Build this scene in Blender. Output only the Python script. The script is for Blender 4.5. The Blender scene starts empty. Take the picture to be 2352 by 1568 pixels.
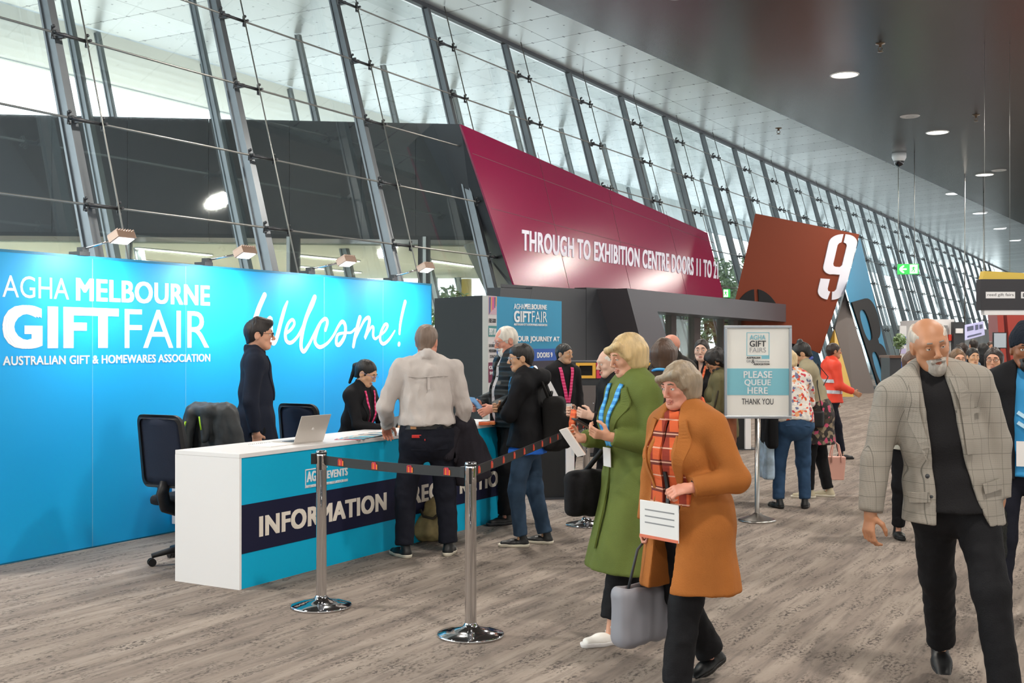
import bpy, math, random
import numpy as np
from mathutils import Vector, Matrix
random.seed(7)
SC = bpy.context.scene
COL = SC.collection
PI = math.pi
# ---------------------------------------------------------------- camera
E, F, HY, CX = 1.66, 2613.0, 788.0, 1176.0      # eye height, focal length and horizon on a 2352 x 1568 frame
cam_d = bpy.data.cameras.new('camera'); cam = bpy.data.objects.new('camera', cam_d); COL.objects.link(cam)
cam_d.sensor_width = 36.0; cam_d.lens = 36.0*F/2352; cam_d.shift_y = (HY-784)/2352
cam_d.clip_start = 0.05; cam_d.clip_end = 600
cam.location = (0, 0, E); cam.rotation_euler = (PI/2, 0, 0)
SC.camera = cam
# ---------------------------------------------------------------- sky, exposure
SC.view_settings.view_transform = 'Standard'; SC.view_settings.look = 'None'
SC.view_settings.gamma = 1; SC.view_settings.use_curve_mapping = False
SC.view_settings.exposure = 0.14
SKY = 5.6
w = bpy.data.worlds.new('overcast_sky'); SC.world = w; w.use_nodes = True
nt = w.node_tree; bg = nt.nodes['Background']
tc = nt.nodes.new('ShaderNodeTexCoord'); sep = nt.nodes.new('ShaderNodeSeparateXYZ'); rmp = nt.nodes.new('ShaderNodeValToRGB')
nt.links.new(tc.outputs['Generated'], sep.inputs[0]); nt.links.new(sep.outputs['Z'], rmp.inputs[0])
rmp.color_ramp.elements[0].position = 0.0; rmp.color_ramp.elements[0].color = (0.92, 0.96, 1, 1)
rmp.color_ramp.elements[1].position = 0.9; rmp.color_ramp.elements[1].color = (0.80, 0.90, 1, 1)
nt.links.new(rmp.outputs[0], bg.inputs['Color']); bg.inputs['Strength'].default_value = SKY
LAMP_W = 360.0        # each recessed downlight
LAMP_C = (1.0, 0.93, 0.84)
# ---------------------------------------------------------------- frames
A = math.atan2(0.8681, 0.4963)          # direction of the concourse (s); n points out through the facade
DS = Vector((0.4963, 0.8681, 0)); DN = Vector((-0.8681, 0.4963, 0))
def W(s, n, z=0): return Vector((DS.x*s+DN.x*n, DS.y*s+DN.y*n, z))
def ray(px, py): return (px-CX)/F, -(py-HY)/F
def at(px, py, Y):
    dx, dz = ray(px, py); return Vector((dx*Y, Y, E+dz*Y))
def ground(px, py, z=0):
    dx, dz = ray(px, py); return at(px, py, (z-E)/dz)
def to_sn(p): return Vector((p.x*DS.x+p.y*DS.y, p.x*DN.x+p.y*DN.y, p.z))
def hit_n(px, py, n0, t=0.0):
    dx, dz = ray(px, py); dn = DN.x*dx+DN.y
    return to_sn(at(px, py, (n0+t*E)/(dn-t*dz)))
def hit_z(px, py, z): return to_sn(ground(px, py, z))
def hit_plane(px, py, p0, nrm):
    d = Vector(((px-CX)/F, 1, -(py-HY)/F)); o = Vector((0, 0, E))
    return o + d*((p0-o).dot(nrm)/d.dot(nrm))
# ---------------------------------------------------------------- materials
def lin(c):
    if isinstance(c, str):
        c = [int(c[i:i+2], 16)/255 for i in (0, 2, 4)]
        return tuple(x/12.92 if x <= 0.04045 else ((x+0.055)/1.055)**2.4 for x in c)
    return tuple(c)
_M = {}
def mat(name, col, rough=0.6, metal=0.0, bump=0.0, bscale=60.0, emit=None, var=0.0, vscale=8.0, spec=None, stretch=None, coat=0.0):
    if name in _M: return _M[name]
    m = bpy.data.materials.new(name); m.use_nodes = True; n = m.node_tree; b = n.nodes['Principled BSDF']
    c = lin(col)
    b.inputs['Base Color'].default_value = (*c, 1); b.inputs['Roughness'].default_value = rough; b.inputs['Metallic'].default_value = metal
    if spec is not None: b.inputs['Specular IOR Level'].default_value = spec
    if coat: b.inputs['Coat Weight'].default_value = coat; b.inputs['Coat Roughness'].default_value = 0.08
    if emit: b.inputs['Emission Color'].default_value = (*lin(emit[0]), 1); b.inputs['Emission Strength'].default_value = emit[1]
    if bump or var:
        t = n.nodes.new('ShaderNodeTexCoord'); src = t.outputs['Object']
        if stretch:
            mp = n.nodes.new('ShaderNodeMapping'); mp.inputs['Scale'].default_value = stretch; n.links.new(src, mp.inputs[0]); src = mp.outputs[0]
    if bump:
        z = n.nodes.new('ShaderNodeTexNoise'); z.inputs['Scale'].default_value = bscale; z.inputs['Detail'].default_value = 4
        bp = n.nodes.new('ShaderNodeBump'); bp.inputs['Strength'].default_value = bump; bp.inputs['Distance'].default_value = 0.01
        n.links.new(src, z.inputs['Vector']); n.links.new(z.outputs['Fac'], bp.inputs['Height']); n.links.new(bp.outputs[0], b.inputs['Normal'])
    if var:
        z = n.nodes.new('ShaderNodeTexNoise'); z.inputs['Scale'].default_value = vscale; z.inputs['Detail'].default_value = 3
        r = n.nodes.new('ShaderNodeValToRGB'); n.links.new(src, z.inputs['Vector']); n.links.new(z.outputs['Fac'], r.inputs[0])
        r.color_ramp.elements[0].position = 0.3; r.color_ramp.elements[1].position = 0.7
        r.color_ramp.elements[0].color = (*[x*(1-var) for x in c], 1); r.color_ramp.elements[1].color = (*[min(1, x*(1+var)) for x in c], 1)
        n.links.new(r.outputs[0], b.inputs['Base Color'])
    _M[name] = m; return m
class NG:
    """tiny node helper"""
    def __init__(s, name):
        s.m = bpy.data.materials.new(name); s.m.use_nodes = True; s.t = s.m.node_tree; s.b = s.t.nodes['Principled BSDF']; _M[name] = s.m
        s.out = s.t.nodes['Material Output']
    def n(s, kind, **kw):
        x = s.t.nodes.new('ShaderNode'+kind)
        for k, v in kw.items(): setattr(x, k, v)
        return x
    def set(s, sock, v):
        if hasattr(v, 'links') or isinstance(v, bpy.types.NodeSocket): s.t.links.new(v, sock)
        elif v is not None: sock.default_value = v
    def math(s, op, a, b=None, c=None):
        x = s.n('Math', operation=op); s.set(x.inputs[0], a)
        if b is not None: s.set(x.inputs[1], b)
        if c is not None: s.set(x.inputs[2], c)
        return x.outputs[0]
    def coord(s, which='Object'): return s.n('TexCoord').outputs[which]
    def sep(s, v):
        x = s.n('SeparateXYZ'); s.set(x.inputs[0], v); return x.outputs
    def mapping(s, v, scale=(1, 1, 1), rot=(0, 0, 0), loc=(0, 0, 0)):
        x = s.n('Mapping'); s.set(x.inputs[0], v); x.inputs['Scale'].default_value = scale; x.inputs['Rotation'].default_value = rot; x.inputs['Location'].default_value = loc
        return x.outputs[0]
    def noise(s, v, scale, detail=3, rough=0.5):
        x = s.n('TexNoise'); s.set(x.inputs['Vector'], v); x.inputs['Scale'].default_value = scale; x.inputs['Detail'].default_value = detail; x.inputs['Roughness'].default_value = rough
        return x.outputs['Fac']
    def ramp(s, f, stops, interp='LINEAR'):
        x = s.n('ValToRGB'); s.set(x.inputs[0], f); cr = x.color_ramp; cr.interpolation = interp
        while len(cr.elements) < len(stops): cr.elements.new(0.5)
        for e, (p, c) in zip(cr.elements, stops): e.position = p; e.color = (*lin(c), 1)
        return x.outputs[0]
    def mix(s, f, a, b, mode='MIX'):
        x = s.n('MixRGB', blend_type=mode); s.set(x.inputs[0], f)
        for i, v in ((1, a), (2, b)):
            if isinstance(v, (str, tuple)): x.inputs[i].default_value = (*lin(v), 1)
            else: s.set(x.inputs[i], v)
        return x.outputs[0]
    def bump(s, h, strength=0.3, dist=0.01):
        x = s.n('Bump'); s.set(x.inputs['Height'], h); x.inputs['Strength'].default_value = strength; x.inputs['Distance'].default_value = dist
        s.t.links.new(x.outputs[0], s.b.inputs['Normal'])
    def base(s, c, rough=0.6, metal=0.0):
        if isinstance(c, (str, tuple)): s.b.inputs['Base Color'].default_value = (*lin(c), 1)
        else: s.t.links.new(c, s.b.inputs['Base Color'])
        s.b.inputs['Roughness'].default_value = rough; s.b.inputs['Metallic'].default_value = metal
        return s.m
# ---------------------------------------------------------------- mesh building
class MB:
    def __init__(s): s.v = []; s.f = []; s.mi = []; s.sm = []
    def add(s, vs, fs, mi=0, smooth=False):
        o = len(s.v); s.v += [tuple(v) for v in vs]
        for f in fs: s.f.append([i+o for i in f]); s.mi.append(mi); s.sm.append(smooth)
        return s
    def box(s, lo, hi, mi=0, M=None):
        (x0, y0, z0), (x1, y1, z1) = lo, hi
        vs = [Vector(p) for p in ((x0,y0,z0),(x1,y0,z0),(x1,y1,z0),(x0,y1,z0),(x0,y0,z1),(x1,y0,z1),(x1,y1,z1),(x0,y1,z1))]
        if M is not None: vs = [M @ v for v in vs]
        return s.add(vs, [(0,3,2,1),(4,5,6,7),(0,1,5,4),(1,2,6,5),(2,3,7,6),(3,0,4,7)], mi)
    def prism(s, pts, ext, mi=0):
        """closed polygon (3D points, counter-clockwise seen from its front) extruded by ext to the back"""
        n = len(pts); e = Vector(ext); P = [Vector(p) for p in pts]
        vs = P + [p+e for p in P]
        fs = [tuple(range(n)), tuple(reversed(range(n, 2*n)))] + [(i, i+n, (i+1) % n+n, (i+1) % n) for i in range(n)]
        return s.add(vs, fs, mi)
    def tube(s, path, r, seg=10, mi=0, closed=False, cap=True, flat=None):
        P = [Vector(p) for p in path]; n = len(P); R = r if isinstance(r, (list, tuple)) else [r]*n
        vs = []; up = None
        for i in range(n):
            if closed: t = P[(i+1) % n]-P[i-1]
            else: t = P[min(i+1, n-1)]-P[max(i-1, 0)]
            t = t.normalized()
            if up is None:
                up = Vector((0, 0, 1)) if abs(t.z) < 0.9 else Vector((1, 0, 0))
            u = (up - t*up.dot(t)).normalized(); w_ = t.cross(u); up = u
            for k in range(seg):
                a = 2*PI*k/seg; vs.append(P[i]+u*(math.cos(a)*R[i])+w_*(math.sin(a)*R[i]*(flat or 1)))
        fs = []
        for i in range(n if closed else n-1):
            j = (i+1) % n
            for k in range(seg):
                l = (k+1) % seg; fs.append((i*seg+k, i*seg+l, j*seg+l, j*seg+k))
        s.add(vs, fs, mi, True)
        if cap and not closed:
            o = len(s.v)-n*seg
            s.f.append([o+k for k in reversed(range(seg))]); s.mi.append(mi); s.sm.append(False)
            s.f.append([o+(n-1)*seg+k for k in range(seg)]); s.mi.append(mi); s.sm.append(False)
        return s
    def lathe(s, prof, seg=24, c=(0, 0, 0), mi=0, smooth=True):
        c = Vector(c); vs = []; n = len(prof)
        for r, z in prof:
            for k in range(seg):
                a = 2*PI*k/seg; vs.append(c+Vector((r*math.cos(a), r*math.sin(a), z)))
        fs = [(i*seg+k, i*seg+(k+1) % seg, (i+1)*seg+(k+1) % seg, (i+1)*seg+k) for i in range(n-1) for k in range(seg)]
        return s.add(vs, fs, mi, smooth)
    def sphere(s, c, r, seg=12, rings=8, mi=0):
        c = Vector(c); R = Vector(r) if not isinstance(r, (int, float)) else Vector((r, r, r)); vs = []; fs = []
        for i in range(rings+1):
            th = PI*i/rings
            for k in range(seg):
                a = 2*PI*k/seg; vs.append(c+Vector((R.x*math.sin(th)*math.cos(a), R.y*math.sin(th)*math.sin(a), R.z*math.cos(th))))
        for i in range(rings):
            for k in range(seg): fs.append((i*seg+k, (i+1)*seg+k, (i+1)*seg+(k+1) % seg, i*seg+(k+1) % seg))
        return s.add(vs, fs, mi, True)
    def build(s, name, mats, parent=None, bevel=0.0, kind=None, label=None, loc=None, rot=None):
        me = bpy.data.meshes.new(name); me.from_pydata(s.v, [], s.f)
        for m in (mats if isinstance(mats, (list, tuple)) else [mats]): me.materials.append(m)
        me.polygons.foreach_set('material_index', s.mi); me.polygons.foreach_set('use_smooth', s.sm); me.update()
        return link(name, me, parent, bevel, kind, label, loc, rot)
def link(name, me, parent=None, bevel=0, kind=None, label=None, loc=None, rot=None):
    o = bpy.data.objects.new(name, me); COL.objects.link(o)
    if parent is not None: o.parent = parent
    if loc is not None: o.location = loc
    if rot is not None: o.rotation_euler = rot
    if bevel:
        b = o.modifiers.new('bevel', 'BEVEL'); b.width = bevel; b.segments = 2; b.limit_method = 'ANGLE'
    if kind: o['kind'] = kind
    if label: o['label'] = label
    return o
def tag(o, label, cat, group=None, kind=None):
    o['label'] = label; o['category'] = cat
    if group: o['group'] = group
    if kind: o['kind'] = kind
    return o
def thing(name, label, cat, loc=(0, 0, 0), rz=0.0, group=None):
    o = bpy.data.objects.new(name, None); COL.objects.link(o); o.empty_display_size = 0.2
    o.location = loc; o.rotation_euler = (0, 0, rz); return tag(o, label, cat, group)
def copy_thing(root, loc=None, rz=None, label=None):
    r = root.copy(); COL.objects.link(r)
    if loc is not None: r.location = loc
    if rz is not None: r.rotation_euler = (0, 0, rz)
    if label: r['label'] = label
    for ch in root.children:
        c = ch.copy(); COL.objects.link(c); c.parent = r
        for g in ch.children:
            d = g.copy(); COL.objects.link(d); d.parent = c
    return r
def conc(mb, name, m, kind='structure', **kw):
    """mesh written in concourse coordinates (s, n, z)"""
    return mb.build(name, m, kind=kind, rot=(0, 0, A), **kw)
# ---------------------------------------------------------------- lettering
def glyphs(txt, bold=0.0, extrude=0.004, shear=0.0):
    c = bpy.data.curves.new('t', 'FONT'); c.body = txt; c.offset = min(bold, 0.0); c.extrude = extrude; c.resolution_u = 4; c.shear = shear
    if bold > 0: c.space_character = 1.0+bold*2.2
    o = bpy.data.objects.new('t', c); COL.objects.link(o)
    bpy.context.view_layer.update()
    me = o.evaluated_get(bpy.context.evaluated_depsgraph_get()).to_mesh()
    vs = [v.co.copy() for v in me.vertices]; fs = [tuple(p.vertices) for p in me.polygons]
    bpy.data.objects.remove(o); bpy.data.curves.remove(c)
    if bold > 0:                                   # heavier weight: the same glyphs set several times a little apart
        V0, F0, n = vs, fs, len(vs); vs, fs = [], []
        for i, (dx, dy) in enumerate(((-1, -.6), (-1, .6), (0, -.6), (0, .6), (1, -.6), (1, .6))):
            vs += [Vector((v.x+dx*bold, v.y+dy*bold, v.z+i*0.0005)) for v in V0]; fs += [tuple(k+i*n for k in f) for f in F0]
    x0 = min(v.x for v in vs); x1 = max(v.x for v in vs); y0 = min(v.y for v in vs); y1 = max(v.y for v in vs)
    return [((v.x-x0)/(x1-x0), (v.y-y0)/(y1-y0), v.z) for v in vs], fs
def text(mb, txt, u, v, w_, h, y=0.0, bold=0.0, mi=0, th=0.003):
    """text filling the box (u, v, w, h) on the plane y = const, facing -y"""
    vs, fs = glyphs(txt, bold, th)
    return mb.add([(u+a*w_, y-c, v+b*h) for a, b, c in vs], fs, mi)
def strokes(mb, pts, wid, y=0.0, th=0.004, mi=0, step=5):
    """brush stroke: Catmull-Rom through (u, v) points, wid per point"""
    P = [Vector((p[0], p[1])) for p in pts]; n = len(P); out = []; ws = []
    for i in range(n-1):
        p0, p1, p2, p3 = P[max(i-1, 0)], P[i], P[i+1], P[min(i+2, n-1)]
        for k in range(step):
            t = k/step
            out.append(0.5*((2*p1)+(p2-p0)*t+(2*p0-5*p1+4*p2-p3)*t*t+(3*p1-p0-3*p2+p3)*t**3)); ws.append(wid[i]*(1-t)+wid[i+1]*t)
    out.append(P[-1]); ws.append(wid[-1])
    for q, r in ((out[0], ws[0]), (out[-1], ws[-1])):
        c = [(q.x+r/2*math.cos(2*PI*k/12), y-th, q.y+r/2*math.sin(2*PI*k/12)) for k in range(12)]
        mb.prism(c, (0, th, 0), mi)
    L = []; R = []
    for i, q in enumerate(out):
        t = (out[min(i+1, len(out)-1)]-out[max(i-1, 0)]).normalized(); nn = Vector((-t.y, t.x))*ws[i]/2
        L.append(q+nn); R.append(q-nn)
    vs = [(p.x, y-th, p.y) for p in L]+[(p.x, y-th, p.y) for p in R]+[(p.x, y, p.y) for p in L]+[(p.x, y, p.y) for p in R]
    m = len(out); fs = []
    for i in range(m-1):
        fs += [(i, m+i, m+i+1, i+1), (2*m+i+1, 3*m+i+1, 3*m+i, 2*m+i), (i+1, 2*m+i+1, 2*m+i, i), (m+i, 3*m+i, 3*m+i+1, m+i+1)]
    return mb.add(vs, fs, mi)
def outline2d(splines, th=0.004):
    """filled 2D shape with holes -> (verts, faces), z in [-th, th]"""
    c = bpy.data.curves.new('s', 'CURVE'); c.dimensions = '2D'; c.fill_mode = 'BOTH'; c.extrude = th
    for sp in splines:
        s_ = c.splines.new('POLY'); s_.points.add(len(sp)-1); s_.use_cyclic_u = True
        for p, q in zip(s_.points, sp): p.co = (q[0], q[1], 0, 1)
    o = bpy.data.objects.new('s', c); COL.objects.link(o); bpy.context.view_layer.update()
    me = o.evaluated_get(bpy.context.evaluated_depsgraph_get()).to_mesh()
    vs = [tuple(v.co) for v in me.vertices]; fs = [tuple(p.vertices) for p in me.polygons]
    bpy.data.objects.remove(o); bpy.data.curves.remove(c)
    return vs, fs
def rrect(x0, y0, x1, y1, r, seg=6):
    out = []
    for cx, cy, a0 in ((x1-r, y0+r, -90), (x1-r, y1-r, 0), (x0+r, y1-r, 90), (x0+r, y0+r, 180)):
        for k in range(seg+1):
            a = math.radians(a0+90*k/seg); out.append((cx+r*math.cos(a), cy+r*math.sin(a)))
    return out
white = mat('white_laminate', 'eceaea', 0.45); black = mat('black_plastic', '17181a', 0.45); chrome = mat('polished_chrome', 'd8d8da', 0.08, 1.0); brushed = mat('brushed_steel', 'b9b5b0', 0.28, 1.0)
dgrey = mat('dark_grey_plastic', '35373b', 0.5)
# ================================================================ setting
NF, T = 11.3, 0.27                       # facade: n = NF + T z
ZC = 8.9                                 # bright ceiling at the facade
ZD = 8.0                                 # dark inner ceiling
def edge_n(s): return 10.15-(s-18.4)*0.0775
g = NG('carpet')
co = g.coord()
st = g.noise(g.mapping(co, (0.32, 3.6, 1)), 1.5, 4, 0.6)
st2 = g.noise(g.mapping(co, (0.7, 7.0, 1)), 2.6, 4, 0.6)
fl = g.noise(g.mapping(co, (0.75, 1.35, 1)), 38, 3, 0.6)
fm = g.noise(g.mapping(co, (0.7, 3.2, 1)), 3.4, 4, 0.65)
big = g.noise(g.mapping(co, (0.10, 0.35, 1)), 1.0, 2)
c1 = g.ramp(st, [(0.30, '776c65'), (0.50, '93877d'), (0.68, 'a79b90')])
c2 = g.mix(g.ramp(st2, [(0.34, (0.75, 0.75, 0.75)), (0.50, (0, 0, 0))]), c1, '6d645f')
dk = g.math('MULTIPLY', g.ramp(fl, [(0.49, (0, 0, 0)), (0.56, (1, 1, 1))]), g.ramp(fm, [(0.47, (0.04, 0.04, 0.04)), (0.62, (0.95, 0.95, 0.95))]))
c3 = g.mix(dk, c2, '47413f')
c4 = g.mix(g.math('MULTIPLY', big, 0.30), c3, '9a8e86')
g.base(c4, 0.95); g.b.inputs['Specular IOR Level'].default_value = 0.15
g.bump(g.noise(co, 220, 3), 0.5, 0.006)
conc(MB().box((-12, -9, -0.3), (140, 14.2, 0)), 'floor', _M['carpet'])
conc(MB().box((-40, 14.2, -0.35), (160, 90, -0.05)), 'trim_1', mat('outdoor_paving', 'bdbebc', 0.9, var=0.12, vscale=0.5))
# ---- ceilings
def panel_material(name, col, metal, rough, ps, pn, bolt_s, bolt_n, seam=0.012, tint=0.12):
    g = NG(name); x = g.sep(g.coord())
    fs_ = g.math('FRACT', g.math('DIVIDE', x[0], ps)); a = g.math('ABSOLUTE', g.math('SUBTRACT', fs_, 0.5))
    row = g.math('GREATER_THAN', a, 0.5-seam/ps)
    half = g.math('LESS_THAN', a, bolt_s/ps)                        # bolt rows half way between the seams
    nearseam = g.math('GREATER_THAN', a, 0.5-2.4*bolt_s/ps)
    b = g.math('ABSOLUTE', g.math('SUBTRACT', g.math('FRACT', g.math('DIVIDE', x[1], bolt_n)), 0.5))
    dot = g.math('LESS_THAN', b, bolt_s/bolt_n)
    bolts = g.math('MULTIPLY', g.math('MAXIMUM', half, nearseam), dot)
    cn = g.math('GREATER_THAN', g.math('ABSOLUTE', g.math('SUBTRACT', g.math('FRACT', g.math('DIVIDE', x[1], pn)), 0.5)), 0.5-seam*0.7/pn)
    cell = g.n('TexWhiteNoise', noise_dimensions='2D'); cv = g.n('CombineXYZ')
    g.set(cv.inputs[0], g.math('FLOOR', g.math('DIVIDE', x[0], ps))); g.set(cv.inputs[1], g.math('FLOOR', g.math('DIVIDE', x[1], pn))); g.set(cell.inputs['Vector'], cv.outputs[0])
    c = lin(col); lo = tuple(k*(1-tint) for k in c); hi = tuple(min(1, k*(1+tint)) for k in c)
    basec = g.mix(cell.outputs['Value'], lo, hi)
    ln = g.math('MAXIMUM', row, cn)
    cc = g.mix(g.math('MAXIMUM', ln, bolts), basec, (0.03, 0.03, 0.035))
    g.base(cc, rough, metal)
    g.set(g.b.inputs['Roughness'], g.math('ADD', rough-0.02, g.math('MULTIPLY', g.noise(g.coord(), 0.25, 1), 0.04)))
    return g.m
cm = panel_material('bright_ceiling_panels', 'cdd1d2', 0.35, 0.30, 1.61, 6.4, 0.022, 0.42, 0.012)
mb = MB()
prof = [(21.4, 8.92), (13.7, ZC), (10.5, 9.05), (6.0, 9.35), (1.0, 9.5)]
for i in range(len(prof)-1):
    (n0, z0), (n1, z1) = prof[i], prof[i+1]
    mb.prism([(-14, n0, z0), (150, n0, z0), (150, n1, z1), (-14, n1, z1)], (0, 0, 0.25))
conc(mb, 'ceiling', cm)
dm = panel_material('dark_ceiling_panels', '4f4d4c', 0.6, 0.26, 3.2, 7.3, 0.022, 1.1, 0.008, 0.06)
mb = MB()
mb.prism([(-14, edge_n(-14), ZD), (150, edge_n(150), ZD), (150, -14, ZD), (-14, -14, ZD)], (0, 0, 0.22))
conc(mb, 'ceiling_inner', dm)
# louvred roof edge outside
wl = mat('white_louvre', 'dfe3e4', 0.5)
mb = MB()
for k in range(6):
    n0 = 21.45+k*0.62
    mb.prism([(-14, n0, 8.90), (150, n0, 8.90), (150, n0+0.50, 8.70), (-14, n0+0.50, 8.70)], (0, 0, 0.05))
mb.box((-14, 24.95, 8.72), (150, 25.1, 8.95), 1)
for k in range(40): mb.box((-13.2+k*3.22, 21.4, 8.96), (-13.12+k*3.22, 25.1, 9.04), 1)
conc(mb, 'trim_2', [wl, mat('roof_edge_grey', '9aa3a6', 0.6)])
# dark line where the glass meets the ceiling
conc(MB().box((-14, NF+T*ZC-0.1, ZC-0.09), (150, NF+T*ZC+0.02, ZC)), 'trim_3', mat('dark_steel', '3c3f42', 0.5, 0.4))
# ---- facade glass
gl = NG('facade_glass'); gl.t.nodes.remove(gl.b)
tr = gl.n('BsdfTransparent'); tr.inputs[0].default_value = (0.93, 0.97, 0.96, 1); gs = gl.n('BsdfGlossy'); gs.inputs['Roughness'].default_value = 0.03
fr = gl.n('Fresnel'); fr.inputs[0].default_value = 1.45; mx = gl.n('MixShader')
gl.set(mx.inputs[0], gl.math('MULTIPLY', fr.outputs[0], 0.35)); gl.set(mx.inputs[1], tr.outputs[0]); gl.set(mx.inputs[2], gs.outputs[0]); gl.set(gl.out.inputs[0], mx.outputs[0])
def raked(s0, s1, z0, z1, off=0.0): return [(s0, NF+off+T*z0, z0), (s1, NF+off+T*z0, z0), (s1, NF+off+T*z1, z1), (s0, NF+off+T*z1, z1)]
sB = hit_n(566, 362, NF, T).x; SP = 3.36
conc(MB().prism(raked(-14, 150, 0, ZC-0.02, 0.20), (0, 0.02, 0)), 'window_1', _M['facade_glass'])
# ---- raked columns, three rows
steel = mat('column_steel_grey', '6d7276', 0.38, 0.6, var=0.06, vscale=3)
steel2 = mat('outer_column_grey', '787e82', 0.42, 0.5, var=0.06, vscale=3)
clampm = mat('clamp_dark_steel', '47484b', 0.4, 0.6)
cablem = mat('cable_steel', '8b8a86', 0.35, 0.8)
LV = [2.30, 3.44, 4.58, 5.73, 6.87, 8.0]
def shaft(ws, wn, top, t=T):
    mb = MB(); h = ws/2; d = wn/2
    pts = [(-h, -d), (h, -d), (h, -d+0.05), (h-0.03, -d+0.06), (h-0.03, d-0.06), (h, d-0.05), (h, d), (-h, d), (-h, d-0.05), (-h+0.03, d-0.06), (-h+0.03, -d+0.06), (-h, -d+0.05)]
    lo = [(a, b, 0) for a, b in pts]; hi = [(a*0.62, b*0.58+t*top, top) for a, b in pts]; n = len(pts)
    mb.add(lo+hi, [tuple(reversed(range(n))), tuple(range(n, 2*n))]+[(i, (i+1) % n, (i+1) % n+n, i+n) for i in range(n)])
    return mb
def clamp_mb():
    mb = MB(); mb.tube([(-0.20, -0.24, 0), (0.34, -0.24, 0)], 0.026, 8)
    mb.box((-0.025, -0.25, -0.03), (0.025, -0.12, 0.03))
    for x in (-0.20, 0.34):
        mb.tube([(x, -0.24, -0.085), (x, -0.24, 0.085)], 0.018, 8)
        for z in (-0.075, 0.075): mb.sphere((x, -0.27, z), 0.024, 8, 6)
        mb.tube([(x, -0.26, 0), (x, -0.34, 0)], 0.02, 6)
    return mb
def ordinal(k): return ['first', 'second', 'third', 'fourth', 'fifth', 'sixth', 'seventh', 'eighth', 'ninth', 'tenth', 'eleventh', 'twelfth', 'thirteenth', 'fourteenth', 'fifteenth', 'sixteenth', 'seventeenth', 'eighteenth', 'nineteenth', 'twentieth'][k] if k < 20 else None
def col_label(k, row):
    if k < 20: return f'raked grey steel column, {ordinal(k)} from the left in the {row}'
    return f'distant thin raked steel column far along the {row}'
def column_row(n0, k0, kn, row, group, ws, wn, full, ds=0.0):
    proto = None
    for i, k in enumerate(range(k0, kn)):
        loc = W(sB+ds+(k-1)*SP, n0, 0); lb = col_label(i, row)
        if proto is None:
            proto = thing('facade_column', lb, 'column', loc, A, group)
            shaft(ws, wn, ZC-0.01).build('shaft', steel if full else steel2, proto)
            if full:
                for z in LV: clamp_mb().build('glass_clamp', clampm, proto, loc=(0, T*z, z))
                MB().tube([(0.30, -0.3, 0), (0.30, -0.3+T*ZC, ZC)], 0.012, 6).build('tension_rod', cablem, proto)
            else: MB().box((-0.16, -0.2, 0), (0.16, 0.2, 0.04)).build('base_plate', clampm, proto)
        else: copy_thing(proto, loc, None, lb)
column_row(NF, 0, 31, 'inner facade row', 'raked columns of the inner row', 0.16, 0.27, True)
column_row(15.2, 0, 32, 'middle outdoor row', 'raked columns of the middle outdoor row', 0.15, 0.24, False, hit_n(188, 200, 15.2, T).x-sB+SP)
column_row(19.1, 0, 32, 'outermost row', 'raked columns of the outermost row', 0.15, 0.24, False, hit_n(241, 170, 19.1, T).x-sB+SP)
for nm, z in zip(('lowest', 'second lowest', 'third lowest', 'second highest', 'highest'), LV[1:]):
    o = conc(MB().tube([(-14, NF+T*z-0.24, z), (120, NF+T*z-0.24, z)], 0.016, 6), 'facade_cable', cablem, None)
    tag(o, f'{nm} horizontal steel cable strung along the raked columns', 'cable', 'horizontal facade cables')
# ---- dark pod with magenta face
MP, MT = 10.80, T
def mg(px, py, off=0.0): p = hit_n(px, py, MP+off, MT); return W(p.x, p.y, p.z)
blackp = mat('charcoal_cladding', '33353a', 0.42, 0.0, var=0.05, vscale=0.6)
mTL, mBL, mBR, mTR = mg(1058, 285), mg(1183, 660), mg(1665, 690), mg(1625, 535)
YF = 24.1
fas = MB()
def fy(px): return 23.0+(px/1058)*(YF-23.0)
fp = lambda px, py: at(px, py, fy(px))
xs = [-560, -150, 120, 293, 480, 665, 830, 955]
tops = [(x, 262+23*x/1058) for x in xs]; bots = [(x, 541+10*x/1058) for x in xs]
back = Vector((-0.3, 1.2, 0))
for i in range(len(xs)-1):
    gap = 0.8
    fas.prism([fp(*bots[i]), fp(bots[i+1][0]-gap, bots[i+1][1]), fp(tops[i+1][0]-gap, tops[i+1][1]), fp(*tops[i])], back)
fas.prism([fp(955, 550), fp(1092, 552), mBL, mTL, fp(955, 282.7)], back)
fas.prism([fp(1092, 552), fp(1150, 676), mg(1186, 676), mBL], back)
fas.build('wall_pod', blackp, kind='structure')
# sill trim under the fascia and mullions
tm = mat('window_frame_dark', '23262b', 0.5); tw = mat('white_mullion', 'c9cdcf', 0.5)
mb = MB(); mb.prism([fp(-560, 536), fp(1092, 552), fp(1092, 543), fp(-560, 527)], (0, -0.06, 0)); mb.build('trim_4', tm, kind='structure')
def mull(name, x0, x1, xw, k):
    mb = MB(); b = Vector((0, 0.12, 0))
    P = lambda x, y: at(x, y, fy(x)-0.1)
    mb.prism([P(x0, 960), P(x1, 960), P(x1, 545), P(x0, 545)], b, 0)
    mb.prism([at(xw, 960, fy(xw)-0.18), at(xw+7, 960, fy(xw)-0.18), at(xw+7, 543, fy(xw)-0.18), at(xw, 543, fy(xw)-0.18)], b, 1)
    mb.build(name, [tm, tw], kind='structure')
mull('trim_5', 288, 300, 288, 0); mull('trim_6', 658, 688, 658, 1); mull('trim_7', 960, 988, 971, 2)
mb = MB(); mb.prism([fp(-560, 960), fp(1160, 960), fp(1105, 560), fp(-560, 545)], (0, 0.02, 0)); mb.build('window_2', _M['facade_glass'], kind='structure')
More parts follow.
